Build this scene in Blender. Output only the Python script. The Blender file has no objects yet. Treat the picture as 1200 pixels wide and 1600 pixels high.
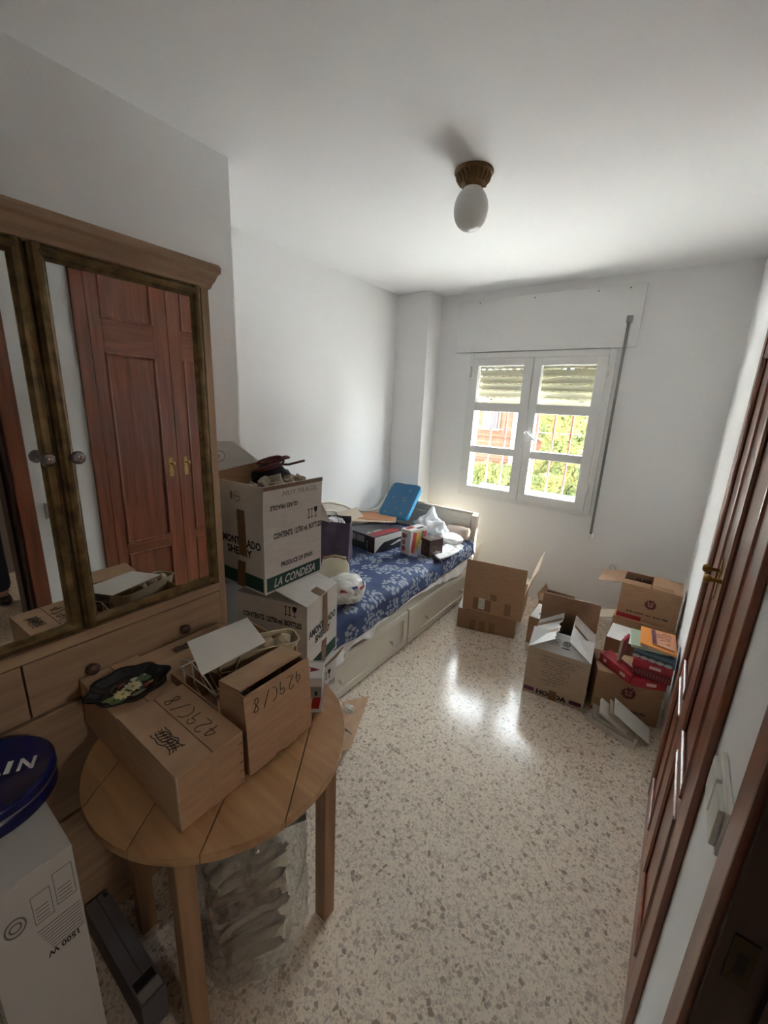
import bpy, bmesh, math, random
from mathutils import Vector, Matrix, noise
random.seed(7)
C = bpy.context.scene.collection
S = bpy.context.scene
R = math.radians
# ------------------------------------------------------------------ camera
cam = bpy.data.objects.new('camera', bpy.data.cameras.new('camera'))
C.objects.link(cam)
cam.data.sensor_fit = 'VERTICAL'; cam.data.sensor_height = 36.0
cam.data.lens = 645.0 / 1600.0 * 36.0
cam.data.clip_start = 0.01
RX = Vector((0.80755308, 0.58818942, 0.04348814))
RY = Vector((0.18465072, -0.18210982, -0.96578472))
RZ = Vector((-0.56014474, 0.78795255, -0.25567295))
CH = 1.62
m = Matrix.Identity(4)
for i in range(3):
    m[i][0] = RX[i]; m[i][1] = -RY[i]; m[i][2] = -RZ[i]
m[2][3] = CH
cam.matrix_world = m
S.camera = cam
# ------------------------------------------------------------------ world, sun, exposure
W = bpy.data.worlds.new('sky'); S.world = W; W.use_nodes = True
bg = W.node_tree.nodes['Background']
bg.inputs[0].default_value = (0.82, 0.92, 1.0, 1); bg.inputs[1].default_value = 15.0
sun = bpy.data.objects.new('sun', bpy.data.lights.new('sun', 'SUN')); C.objects.link(sun)
sun.data.energy = 52.0; sun.data.angle = R(0.6); sun.data.color = (1, 0.965, 0.915)
sun.rotation_euler = Vector((-0.60, -0.47, -1.0)).to_track_quat('-Z', 'Y').to_euler()
portal = bpy.data.objects.new('window_portal', bpy.data.lights.new('window_portal', 'AREA')); C.objects.link(portal)
portal.data.shape = 'RECTANGLE'; portal.data.size = 1.1; portal.data.size_y = 1.25
portal.data.cycles.is_portal = True
portal.location = (-1.08, 3.60, 1.44); portal.rotation_euler = (R(-90), 0, 0)
S.view_settings.view_transform = 'Standard'; S.view_settings.look = 'None'
S.view_settings.gamma = 1.0; S.view_settings.use_curve_mapping = False
S.view_settings.exposure = 1.5
S.cycles.max_bounces = 12; S.cycles.diffuse_bounces = 8; S.cycles.glossy_bounces = 5
S.cycles.transparent_max_bounces = 16; S.cycles.transmission_bounces = 6
S.cycles.caustics_reflective = False; S.cycles.caustics_refractive = False
S.cycles.use_denoising = True
S.cycles.sample_clamp_indirect = 40.0
# ------------------------------------------------------------------ helpers
XL, XN, YN, XR, D, H, YB = -2.31, -1.71, 1.205, 0.185, 3.53, 2.55, -0.75

def ray(px, py):
    return RX * ((px - 600) / 645.0) + RY * ((py - 800) / 645.0) + RZ
def at(px, py, z):
    v = ray(px, py); t = (z - CH) / v.z
    return Vector((v.x * t, v.y * t, z))
def aty(px, py, y):
    v = ray(px, py); t = y / v.y
    return Vector((v.x * t, y, CH + v.z * t))

class MB:
    def __init__(s): s.v = []; s.f = []; s.sm = []
    def add(s, vs, fs, smooth=False):
        o = len(s.v); s.v += [Vector(p) for p in vs]
        for f in fs: s.f.append([i + o for i in f]); s.sm.append(smooth)
        return s
    def box(s, a, b, M=None):
        (x0, y0, z0), (x1, y1, z1) = a, b
        vs = [Vector(p) for p in ((x0,y0,z0),(x1,y0,z0),(x1,y1,z0),(x0,y1,z0),(x0,y0,z1),(x1,y0,z1),(x1,y1,z1),(x0,y1,z1))]
        if M: vs = [M @ p for p in vs]
        return s.add(vs, [(0,3,2,1),(4,5,6,7),(0,1,5,4),(1,2,6,5),(2,3,7,6),(3,0,4,7)])
    def slab(s, pts, th):
        # planar polygon pts thickened along its normal
        pts = [Vector(p) for p in pts]
        n = (pts[1] - pts[0]).cross(pts[2] - pts[0]).normalized() * th
        k = len(pts)
        return s.add(pts + [p - n for p in pts],
                     [tuple(range(k)), tuple(range(2*k-1, k-1, -1))] + [(i, k+i, k+(i+1) % k, (i+1) % k) for i in range(k)])
    def rbox(s, a, b, r, seg=3, M=None):
        # box with rounded vertical edges
        (x0, y0, z0), (x1, y1, z1) = a, b
        pts = []
        for cx, cy, a0 in ((x1-r, y1-r, 0), (x0+r, y1-r, 90), (x0+r, y0+r, 180), (x1-r, y0+r, 270)):
            for i in range(seg+1):
                t = R(a0 + 90*i/seg); pts.append((cx + r*math.cos(t), cy + r*math.sin(t)))
        return s.prism(pts, z0, z1, M)
    def prism(s, pts, z0, z1, M=None):
        k = len(pts)
        vs = [Vector((x, y, z0)) for x, y in pts] + [Vector((x, y, z1)) for x, y in pts]
        if M: vs = [M @ p for p in vs]
        return s.add(vs, [tuple(range(k-1, -1, -1)), tuple(range(k, 2*k))] + [(i, (i+1) % k, k+(i+1) % k, k+i) for i in range(k)])
    def lathe(s, prof, seg=24, M=None, ex=1.0, ey=1.0):
        vs = []; fs = []; k = len(prof)
        for i in range(seg):
            t = 2*math.pi*i/seg
            for r, z in prof: vs.append(Vector((ex*r*math.cos(t), ey*r*math.sin(t), z)))
        for i in range(seg):
            j = (i+1) % seg
            for q in range(k-1): fs.append((i*k+q, j*k+q, j*k+q+1, i*k+q+1))
        if M: vs = [M @ p for p in vs]
        return s.add(vs, fs, True)
    def tube(s, path, r, seg=8, cap=True, closed=False):
        P = [Vector(p) for p in path]; n = len(P); vs = []; fs = []
        rr = r if isinstance(r, (list, tuple)) else [r]*n
        up = Vector((0.13, 0.21, 0.97))
        for i in range(n):
            a = P[i-1] if (i > 0 or closed) else P[i]; b = P[(i+1) % n] if (i < n-1 or closed) else P[i]
            t = (b - a).normalized() if (b-a).length > 1e-9 else Vector((0,0,1))
            x = t.cross(up)
            if x.length < 1e-3: x = t.cross(Vector((1,0,0)))
            x.normalize(); y = t.cross(x).normalized()
            for j in range(seg):
                q = 2*math.pi*j/seg; vs.append(P[i] + (x*math.cos(q) + y*math.sin(q))*rr[i])
        for i in range(n if closed else n-1):
            for j in range(seg):
                fs.append((i*seg+j, i*seg+(j+1) % seg, ((i+1) % n)*seg+(j+1) % seg, ((i+1) % n)*seg+j))
        if cap and not closed:
            fs.append(tuple(range(seg-1, -1, -1))); fs.append(tuple(range((n-1)*seg, n*seg)))
        return s.add(vs, fs, True)
    def grid(s, fn, nu, nv, smooth=True):
        vs = [fn(i/nu, j/nv) for i in range(nu+1) for j in range(nv+1)]
        fs = [(i*(nv+1)+j, (i+1)*(nv+1)+j, (i+1)*(nv+1)+j+1, i*(nv+1)+j+1) for i in range(nu) for j in range(nv)]
        return s.add(vs, fs, smooth)
    def build(s, name, mat, parent=None, bevel=0.0, solid=0.0, loc=None):
        me = bpy.data.meshes.new(name)
        org = Vector(loc) if loc is not None else Vector((0, 0, 0))
        me.from_pydata([tuple(p - org) for p in s.v], [], s.f)
        me.polygons.foreach_set('use_smooth', s.sm)
        bm = bmesh.new(); bm.from_mesh(me); bmesh.ops.recalc_face_normals(bm, faces=bm.faces)
        if bevel: bmesh.ops.bevel(bm, geom=[e for e in bm.edges if len(e.link_faces) == 2 and e.calc_face_angle(0) > 0.6], offset=bevel, segments=2, affect='EDGES', profile=0.6)
        bm.to_mesh(me); bm.free(); me.update()
        o = bpy.data.objects.new(name, me); C.objects.link(o)
        o.location = org
        if mat: me.materials.append(mat)
        if parent: o.parent = parent
        if solid:
            md = o.modifiers.new('thickness', 'SOLIDIFY'); md.thickness = solid; md.offset = 0
        return o

def tag(o, label=None, cat=None, group=None, kind=None):
    if label: o['label'] = label
    if cat: o['category'] = cat
    if group: o['group'] = group
    if kind: o['kind'] = kind
    return o
def thing(name, label, cat, loc=(0,0,0), rz=0.0, group=None):
    o = bpy.data.objects.new(name, None); C.objects.link(o)
    o.location = loc; o.rotation_euler = (0, 0, rz); o.empty_display_size = 0.05
    return tag(o, label, cat, group)
def struct(o): o['kind'] = 'structure'; return o
def copy_tree(o, parent=None):
    c = o.copy(); C.objects.link(c); c.parent = parent
    for ch in list(o.children): copy_tree(ch, c)
    return c

# ------------------------------------------------------------------ materials
def mat(name, col, rough=0.6, metal=0.0, spec=0.5, **kw):
    M = bpy.data.materials.get(name)
    if M: return M
    M = bpy.data.materials.new(name); M.use_nodes = True
    nt = M.node_tree; b = nt.nodes['Principled BSDF']
    b.inputs['Base Color'].default_value = (*col, 1); b.inputs['Roughness'].default_value = rough
    b.inputs['Metallic'].default_value = metal; b.inputs['Specular IOR Level'].default_value = spec
    for k, v in kw.items():
        if k == 'var': # colour variation by noise: (scale, amount, stretch)
            sc, am, st = v
            tc = nt.nodes.new('ShaderNodeTexCoord'); mp = nt.nodes.new('ShaderNodeMapping'); mp.inputs['Scale'].default_value = st
            nz = nt.nodes.new('ShaderNodeTexNoise'); nz.inputs['Scale'].default_value = sc; nz.inputs['Detail'].default_value = 4
            rp = nt.nodes.new('ShaderNodeValToRGB')
            rp.color_ramp.elements[0].position = 0.3; rp.color_ramp.elements[1].position = 0.7
            rp.color_ramp.elements[0].color = (*[c*(1-am) for c in col], 1); rp.color_ramp.elements[1].color = (*[min(1, c*(1+am)) for c in col], 1)
            nt.links.new(tc.outputs['Object'], mp.inputs[0]); nt.links.new(mp.outputs[0], nz.inputs[0])
            nt.links.new(nz.outputs['Fac'], rp.inputs[0]); nt.links.new(rp.outputs[0], b.inputs['Base Color'])
        if k == 'bump':
            sc, am = v
            tc = nt.nodes.new('ShaderNodeTexCoord'); nz = nt.nodes.new('ShaderNodeTexNoise'); nz.inputs['Scale'].default_value = sc; nz.inputs['Detail'].default_value = 5
            bp = nt.nodes.new('ShaderNodeBump'); bp.inputs['Strength'].default_value = am; bp.inputs['Distance'].default_value = 0.01
            nt.links.new(tc.outputs['Object'], nz.inputs[0]); nt.links.new(nz.outputs['Fac'], bp.inputs['Height']); nt.links.new(bp.outputs[0], b.inputs['Normal'])
    return M
def wood(name, c1, c2, axis, rough=0.5, scale=9.0, coat=0.0, knots=False):
    M = bpy.data.materials.get(name)
    if M: return M
    M = bpy.data.materials.new(name); M.use_nodes = True; nt = M.node_tree; b = nt.nodes['Principled BSDF']
    N = nt.nodes.new; L = nt.links.new
    tc = N('ShaderNodeTexCoord'); mp = N('ShaderNodeMapping')
    st = [14.0, 14.0, 14.0]
    st[axis] = 0.9
    mp.inputs['Scale'].default_value = st
    nz = N('ShaderNodeTexNoise'); nz.inputs['Scale'].default_value = scale*0.35; nz.inputs['Detail'].default_value = 6; nz.inputs['Distortion'].default_value = 0.4
    rp = N('ShaderNodeValToRGB'); rp.color_ramp.elements[0].color = (*c1, 1); rp.color_ramp.elements[1].color = (*c2, 1)
    rp.color_ramp.elements[0].position = 0.32; rp.color_ramp.elements[1].position = 0.66
    L(tc.outputs['Object'], mp.inputs[0]); L(mp.outputs[0], nz.inputs[0]); L(nz.outputs['Fac'], rp.inputs[0])
    out = rp.outputs[0]
    L(out, b.inputs['Base Color'])
    bp = N('ShaderNodeBump'); bp.inputs['Strength'].default_value = 0.12; bp.inputs['Distance'].default_value = 0.004
    L(nz.outputs['Fac'], bp.inputs['Height']); L(bp.outputs[0], b.inputs['Normal'])
    b.inputs['Roughness'].default_value = rough; b.inputs['Coat Weight'].default_value = coat; b.inputs['Coat Roughness'].default_value = 0.2
    return M
def clear_mat(name, col, trans, rough, bump=None, gloss=None):
    # thin see-through sheet: transparent mixed with a glossy coat
    M = bpy.data.materials.new(name); M.use_nodes = True; nt = M.node_tree; nt.nodes.clear()
    N = nt.nodes.new; L = nt.links.new
    o = N('ShaderNodeOutputMaterial'); t = N('ShaderNodeBsdfTransparent'); t.inputs[0].default_value = (*col, 1)
    g = N('ShaderNodeBsdfGlossy'); g.inputs['Roughness'].default_value = rough
    lw = N('ShaderNodeLayerWeight'); lw.inputs[0].default_value = 0.5
    pw = N('ShaderNodeMath'); pw.operation = 'POWER'; pw.inputs[1].default_value = 5.0; L(lw.outputs['Facing'], pw.inputs[0])
    fr = N('ShaderNodeMath'); fr.operation = 'MULTIPLY_ADD'; fr.inputs[1].default_value = 0.9; fr.inputs[2].default_value = 0.035; L(pw.outputs[0], fr.inputs[0])
    mx = N('ShaderNodeMixShader')
    if gloss is None: L(fr.outputs[0], mx.inputs[0])
    else:
        ma = N('ShaderNodeMath'); ma.operation = 'ADD'; ma.inputs[1].default_value = gloss; ma.use_clamp = True
        L(fr.outputs[0], ma.inputs[0]); L(ma.outputs[0], mx.inputs[0])
    L(t.outputs[0], mx.inputs[1]); L(g.outputs[0], mx.inputs[2]); L(mx.outputs[0], o.inputs[0])
    if trans < 1.0:
        d = N('ShaderNodeBsdfDiffuse'); d.inputs[0].default_value = (0.8, 0.8, 0.8, 1)
        m2 = N('ShaderNodeMixShader'); m2.inputs[0].default_value = 1 - trans
        L(mx.outputs[0], m2.inputs[1]); L(d.outputs[0], m2.inputs[2]); L(m2.outputs[0], o.inputs[0])
    if bump:
        tc = N('ShaderNodeTexCoord'); nz = N('ShaderNodeTexNoise'); nz.inputs['Scale'].default_value = bump[0]; nz.inputs['Detail'].default_value = 3
        bp = N('ShaderNodeBump'); bp.inputs['Strength'].default_value = bump[1]; bp.inputs['Distance'].default_value = 0.02
        L(tc.outputs['Object'], nz.inputs[0]); L(nz.outputs['Fac'], bp.inputs['Height']); L(bp.outputs[0], g.inputs['Normal'])
    return M
def terrazzo():
    M = bpy.data.materials.new('terrazzo'); M.use_nodes = True; nt = M.node_tree; b = nt.nodes['Principled BSDF']
    N = nt.nodes.new; L = nt.links.new
    tc = N('ShaderNodeTexCoord')
    def layer(scale, thr, seed):
        mp = N('ShaderNodeMapping'); mp.inputs['Location'].default_value = (seed, seed*1.7, 0.37*seed)
        nz = N('ShaderNodeTexNoise'); nz.inputs['Scale'].default_value = scale*1.1; nz.inputs['Detail'].default_value = 2
        av = N('ShaderNodeVectorMath'); av.operation = 'MULTIPLY_ADD'; av.inputs[1].default_value = (0.007,)*3
        vo = N('ShaderNodeTexVoronoi'); vo.inputs['Scale'].default_value = scale; vo.inputs['Randomness'].default_value = 1.0
        L(tc.outputs['Object'], mp.inputs[0]); L(mp.outputs[0], nz.inputs[0]); L(nz.outputs['Color'], av.inputs[0]); L(mp.outputs[0], av.inputs[2]); L(av.outputs[0], vo.inputs[0])
        ve = N('ShaderNodeTexVoronoi'); ve.feature = 'DISTANCE_TO_EDGE'; ve.inputs['Scale'].default_value = scale; ve.inputs['Randomness'].default_value = 1.0
        L(av.outputs[0], ve.inputs[0])
        sp = N('ShaderNodeSeparateColor'); L(vo.outputs['Color'], sp.inputs[0])
        gt = N('ShaderNodeMath'); gt.operation = 'GREATER_THAN'; gt.inputs[1].default_value = thr; L(sp.outputs[0], gt.inputs[0])
        ed = N('ShaderNodeMapRange'); ed.inputs[1].default_value = 0.05; ed.inputs[2].default_value = 0.11; L(ve.outputs['Distance'], ed.inputs[0])
        mu = N('ShaderNodeMath'); mu.operation = 'MULTIPLY'; L(gt.outputs[0], mu.inputs[0]); L(ed.outputs[0], mu.inputs[1])
        return mu.outputs[0], sp.outputs[1]
    base = N('ShaderNodeRGB'); base.outputs[0].default_value = (0.73, 0.615, 0.485, 1)
    cur = base.outputs[0]
    for sc, thr, seed, cols in ((160, 0.40, 1.3, ((0.48,0.40,0.32),(0.74,0.655,0.56))), (100, 0.60, 4.1, ((0.42,0.345,0.275),(0.64,0.54,0.44))), (66, 0.82, 9.2, ((0.30,0.235,0.18),(0.54,0.43,0.345)))):
        msk, rnd = layer(sc, thr, seed)
        rp = N('ShaderNodeValToRGB'); rp.color_ramp.elements[0].color = (*cols[0], 1); rp.color_ramp.elements[1].color = (*cols[1], 1); L(rnd, rp.inputs[0])
        mx = N('ShaderNodeMix'); mx.data_type = 'RGBA'; L(msk, mx.inputs[0]); L(cur, mx.inputs[6]); L(rp.outputs[0], mx.inputs[7]); cur = mx.outputs[2]
    L(cur, b.inputs['Base Color'])
    b.inputs['Roughness'].default_value = 0.165; b.inputs['Specular IOR Level'].default_value = 0.30
    return M
def flower_cloth():
    M = bpy.data.materials.new('quilt_cotton'); M.use_nodes = True; nt = M.node_tree; b = nt.nodes['Principled BSDF']
    N = nt.nodes.new; L = nt.links.new
    uv = N('ShaderNodeUVMap'); uv.uv_map = 'UVMap'
    vo = N('ShaderNodeTexVoronoi'); vo.voronoi_dimensions = '2D'; vo.inputs['Scale'].default_value = 7.2; vo.inputs['Randomness'].default_value = 0.5
    L(uv.outputs[0], vo.inputs[0])
    v2 = N('ShaderNodeTexVoronoi'); v2.voronoi_dimensions = '2D'; v2.inputs['Scale'].default_value = 30; L(uv.outputs[0], v2.inputs[0])
    v3 = N('ShaderNodeTexVoronoi'); v3.voronoi_dimensions = '2D'; v3.inputs['Scale'].default_value = 105; v3.feature = 'DISTANCE_TO_EDGE'; L(uv.outputs[0], v3.inputs[0])
    nz = N('ShaderNodeTexNoise'); nz.noise_dimensions = '2D'; nz.inputs['Scale'].default_value = 34; nz.inputs['Detail'].default_value = 3; L(uv.outputs[0], nz.inputs[0])
    # sprays: blossoms (small cells) kept only near the centre of a large cell
    cm = N('ShaderNodeMath'); cm.operation = 'LESS_THAN'; cm.inputs[1].default_value = 0.43
    v2.inputs['Scale'].default_value = 40; nz.inputs['Scale'].default_value = 70; nz.inputs['Roughness'].default_value = 0.7
    vp = N('ShaderNodeTexVoronoi'); vp.voronoi_dimensions = '2D'; vp.inputs['Scale'].default_value = 7.2; vp.inputs['Randomness'].default_value = 0.5
    L(v2.outputs['Position'], vp.inputs[0]); L(vp.outputs['Distance'], cm.inputs[0])
    rg = N('ShaderNodeMath'); rg.operation = 'MULTIPLY_ADD'; rg.inputs[1].default_value = 0.9; L(nz.outputs['Fac'], rg.inputs[0]); L(v2.outputs['Distance'], rg.inputs[2])
    bl = N('ShaderNodeMapRange'); bl.inputs[1].default_value = 1.0; bl.inputs[2].default_value = 0.78; L(rg.outputs[0], bl.inputs[0])
    pt = N('ShaderNodeMapRange'); pt.inputs[1].default_value = -0.02; pt.inputs[2].default_value = 0.07; L(v3.outputs['Distance'], pt.inputs[0])
    m1 = N('ShaderNodeMath'); m1.operation = 'MULTIPLY'; L(cm.outputs[0], m1.inputs[0]); L(bl.outputs[0], m1.inputs[1])
    mu = N('ShaderNodeMath'); mu.operation = 'MULTIPLY'; L(m1.outputs[0], mu.inputs[0]); L(pt.outputs[0], mu.inputs[1])
    mx = N('ShaderNodeMix'); mx.data_type = 'RGBA'; mx.inputs[6].default_value = (0.030, 0.048, 0.130, 1); mx.inputs[7].default_value = (0.30, 0.32, 0.37, 1)
    L(mu.outputs[0], mx.inputs[0]); L(mx.outputs[2], b.inputs['Base Color'])
    b.inputs['Roughness'].default_value = 0.8
    return M

WALL = mat('white_plaster', (0.82, 0.82, 0.815), 0.9, bump=(140, 0.08))
CEIL = mat('ceiling_paint', (0.83, 0.83, 0.825), 0.95, bump=(160, 0.05))
FLOOR = terrazzo()
LACQ = mat('white_lacquer', (0.78, 0.78, 0.76), 0.35)
MAHOG_V = wood('mahogany_upright', (0.15, 0.040, 0.018), (0.27, 0.080, 0.036), 2, 0.32, coat=0.3)
MAHOG_H = wood('mahogany_level', (0.15, 0.040, 0.018), (0.27, 0.080, 0.036), 1, 0.32, coat=0.3)
PINE_Y = wood('waxed_pine_level', (0.34, 0.218, 0.132), (0.44, 0.30, 0.19), 1, 0.5)
PINE_Z = wood('waxed_pine_upright', (0.34, 0.218, 0.132), (0.44, 0.30, 0.19), 2, 0.5)
BRONZE = mat('gilt_moulding', (0.15, 0.095, 0.035), 0.38, 0.4, var=(30, 0.5, (1,1,1)))
MIRROR = mat('mirror_silver', (0.80, 0.81, 0.80), 0.015, 1.0)
BRASS = mat('aged_brass', (0.42, 0.27, 0.09), 0.35, 1.0)
BRASS2 = mat('dark_brass', (0.17, 0.105, 0.05), 0.42, 0.9, bump=(220, 0.35))
STEEL = mat('grey_aluminium', (0.28, 0.28, 0.28), 0.45, 0.6)
DARK = mat('dark_void', (0.02, 0.018, 0.016), 0.9)
GLASS = clear_mat('window_glass', (0.97, 0.98, 0.97), 1.0, 0.0)

# ------------------------------------------------------------------ structure
struct(MB().box((XL-.2, YB-.1, -.12), (XR, D, 0)).box((XR, -.12, -.12), (.30, .66, 0)).build('floor', FLOOR))
struct(MB().box((XL-.2, YB-.1, H), (XR+.1, D+.28, H+.12)).build('ceiling', CEIL))
struct(MB().box((XL-.12, YN, 0), (XL, D, H)).build('wall_left', WALL))
struct(MB().box((XN-.7, YB-.1, 0), (XN, YN, H)).build('wall_left_near', WALL))
struct(MB().box((XL, 3.31, 0), (-1.975, D, H)).build('wall_pier', WALL, bevel=0.008))
WX0, WX1, WZ0, WZ1 = -1.65, -0.515, 0.82, 2.10
b_ = MB()
b_.box((XL-.12, D, 0), (WX0, D+.28, H)).box((WX1, D, 0), (XR+.1, D+.28, H)).box((WX0, D, 0), (WX1, D+.28, WZ0)).box((WX0, D, WZ1), (WX1, D+.28, H))
struct(b_.build('wall_back', WALL))
b_ = MB()
def xr(y): return .158 + .0077*y
def wedge(y0, y1, z0, z1): b_.prism([(xr(y0), y0), (.297, y0), (.297, y1), (xr(y1), y1)], z0, z1)
wedge(.615, D, 0, H); wedge(-1.3, -.12, 0, H); wedge(-.12, .615, 2.05, H)
struct(b_.build('wall_right', WALL))
struct(MB().box((XN, YB-.1, 0), (XR, YB, H)).build('wall_front', WALL))
# hallway beyond the doorway
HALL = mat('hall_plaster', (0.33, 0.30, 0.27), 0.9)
struct(MB().box((.30, -1.2, -.12), (2.3, 1.9, 0)).build('floor_hall', FLOOR))
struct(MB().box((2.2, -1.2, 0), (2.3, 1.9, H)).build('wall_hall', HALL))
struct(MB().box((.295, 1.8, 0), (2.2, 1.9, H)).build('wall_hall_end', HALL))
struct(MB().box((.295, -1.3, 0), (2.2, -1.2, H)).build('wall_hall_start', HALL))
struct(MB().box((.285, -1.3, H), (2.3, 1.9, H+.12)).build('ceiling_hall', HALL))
hl = thing('added_hall_light', 'added white globe light on the hallway ceiling, out of view, brightening the near corner', 'lamp', (1.98, .22, H))  # added light source, unseen from the camera, lifts the dark near corner
MB().lathe([(0, 0), (.06, 0), (.055, -.03), (.02, -.04), (.02, -.06), (0, -.06)], 20).build('base', LACQ, hl)
HG = mat('added_light_globe', (.9, .88, .85), .4); HG.node_tree.nodes['Principled BSDF'].inputs['Emission Color'].default_value = (1, .92, .82, 1); HG.node_tree.nodes['Principled BSDF'].inputs['Emission Strength'].default_value = 22.0
MB().lathe([(0, -.05)] + [(.11*math.sin(math.pi*i/14), -.16 + .11*math.cos(math.pi*i/14)) for i in range(1, 14)] + [(0, -.27)], 24).build('globe', HG, hl)
# door frame of the doorway (right wall)
fr = struct(thing('door_1', None, None))
MB().box((.150, .612, 0), (.166, .681, 2.11)).build('architrave', MAHOG_V, fr, bevel=.004)
MB().box((.146, -.175, 0), (.166, -.115, 2.11)).build('architrave', MAHOG_V, fr, bevel=.004)
MB().box((.148, -.115, 2.05), (.166, .612, 2.11)).build('architrave', MAHOG_H, fr, bevel=.004)
MB().box((.160, .600, 0), (.300, .616, 2.05)).box((.215, .588, 0), (.300, .602, 2.05)).build('jamb', wood('shade_darkened_jamb', (.035, .012, .007), (.06, .022, .012), 2, .5), fr)  # both jambs: shade put into the wood colour, darker than the mahogany architrave
MB().box((.160, -.122, 0), (.300, -.100, 2.05)).build('jamb', wood('shade_darkened_jamb', (.035, .012, .007), (.06, .022, .012), 2, .5), fr)
MB().box((.160, -.100, 2.03), (.300, .600, 2.05)).build('lintel', MAHOG_H, fr)
sp = MB().box((.172, .598, .885), (.198, .6005, .965)).build('strike_plate', mat('tarnished_brass', (.05, .036, .014), .5, .7), fr)
MB().box((.180, .5975, .905), (.191, .598, .94)).build('latch_hole', DARK, sp)

# ------------------------------------------------------------------ window
wn = struct(thing('window_1', None, None))
PV = mat('window_paint', (0.76, 0.76, 0.74), 0.4)
fy0, fy1 = D-.022, D+.055
for a, b in (((WX0, fy0, WZ0), (WX0+.032, fy1, 2.068)), ((WX1-.045, fy0, WZ0), (WX1, fy1, 2.068)), ((WX0+.032, fy0, WZ0), (WX1-.045, fy1, WZ0+.035)), ((WX0+.032, fy0, 2.02), (WX1-.045, fy1, 2.068))):
    MB().box(a, b).build('frame_bar', PV, wn, bevel=.003)
MB().box((WX0, D+.0, 2.068), (WX1, D+.05, WZ1)).build('head_filler', PV, wn)
MB().box((WX0-.02, D+.20, WZ0-.06), (WX1+.02, D+.34, WZ0-.012)).build('outer_sill', mat('sill_stone', (0.6, 0.58, 0.54), 0.6), wn)
rows = ((.922, 1.223), (1.286, 1.588), (1.66, 1.96)) 
rows = ((.922, 1.223), (1.287, 1.588), (1.661, 1.96))
for x0, x1, p0, p1 in ((-1.618, -1.0935, -1.561, -1.168), (-1.0905, -.560, -1.029, -.633)):
    sh = MB().box((x0, D-.034, .856), (p0, D+.03, 2.018)).box((p1, D-.034, .856), (x1, D+.03, 2.018)).box((p0, D-.034, .856), (p1, D+.03, .922)).box((p0, D-.034, 1.96), (p1, D+.03, 2.018)).build('sash', PV, wn, bevel=.003)
    for z0, z1 in ((1.223, 1.287), (1.588, 1.661)):
        MB().box((p0, D-.028, z0), (p1, D+.026, z1)).build('glazing_bar', PV, sh, bevel=.003)
    for z0, z1 in rows:
        MB().box((p0-.004, D-.002, z0-.004), (p1+.004, D+.001, z1+.004)).build('pane', GLASS, sh)
    # hinges
    hx = x0-.012 if x0 < -1.3 else x1+.006
    for hz in (.99, 1.87):
        k = MB().lathe([(.0, 0), (.009, 0), (.009, .085), (0, .085)], 10, Matrix.Translation((hx, D-.034, hz))).build('hinge', LACQ, sh)
hd = MB().rbox((-1.098, D-.040, 1.36), (-1.062, D-.034, 1.50), .004, 2).build('handle_plate', LACQ, wn)
MB().tube([(-1.080, D-.036, 1.435), (-1.080, D-.075, 1.435), (-1.068, D-.082, 1.427), (-1.035, D-.085, 1.405), (-.985, D-.085, 1.375)], .0085, 10).build('handle_lever', LACQ, hd)

SHUT = mat('shutter_slat', (0.56, 0.54, 0.40), 0.5)
rs = thing('roller_shutter', 'cream roller shutter half lowered behind the window panes', 'shutter', (0, 0, 0))
nsl = 9; z = 1.655
for i in range(nsl):
    h = .054
    z0 = z + i*.058
    prof = [(D+.105, z0), (D+.113, z0+.010), (D+.116, z0+.027), (D+.113, z0+.045), (D+.105, z0+h)]
    vs = [Vector((x, y, zz)) for x in (WX0+.005, WX1-.005) for y, zz in prof] 
    k = len(prof)
    mb = MB(); mb.add(vs + [v + Vector((0, .006, 0)) for v in vs], [(q, q+1, k+q+1, k+q) for q in range(k-1)] + [(2*k+q, 3*k+q, 3*k+q+1, 2*k+q+1) for q in range(k-1)] + [(0, k, 3*k, 2*k), (k-1, 3*k-1, 4*k-1, 2*k-1)], True)
    mb.build('slat', SHUT, rs)
    if i: # thin bridges between slats leave the small light holes
        for q in range(18):
            xx = WX0+.03+q*.062
            MB().box((xx, D+.105, z0-.0045), (xx+.035, D+.110, z0+.0005)).build('bridge', SHUT, rs)
MB().box((WX0+.005, D+.102, 1.615), (WX1-.005, D+.118, 1.655)).build('bottom_rail', SHUT, rs)
for x in (-1.47, -.73):
    MB().lathe([(0, 0), (.012, 0), (.010, .018), (0, .02)], 12, Matrix.Translation((x, D+.102, 1.685)) @ Matrix.Rotation(R(90), 4, 'X')).build('stop_button', mat('rubber', (.4, .38, .3), .7), rs)

sb = thing('shutter_box_cover', 'white flat shutter box board fixed above the window', 'panel', (0, 0, 0))
MB().box((-1.795, D-.032, 2.072), (-.403, D-.001, 2.481)).build('board', mat('painted_board', (.74, .74, .73), .55), sb, bevel=.002)
for x in (-1.6, -1.15, -.7, -.5):
    MB().lathe([(0, 0), (.006, 0), (.004, .002), (0, .002)], 8, Matrix.Translation((x, D-.032, 2.455)) @ Matrix.Rotation(R(90), 4, 'X')).build('screw', STEEL, sb)
st = thing('shutter_strap_guide', 'thin grey upright shutter strap beside the window', 'strap', (-.475, D-.022, .66))
MB().box((-.009, -.021, .02), (.009, -.013, 1.595)).build('strap', mat('grey_webbing', (.22, .215, .205), .7), st)
MB().box((-.016, -.030, 1.57), (.022, -.011, 1.615)).build('upper_guide', STEEL, st, bevel=.003)
MB().box((-.014, -.026, -.005), (.014, .020, .03)).build('lower_guide', LACQ, st, bevel=.003)
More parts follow.
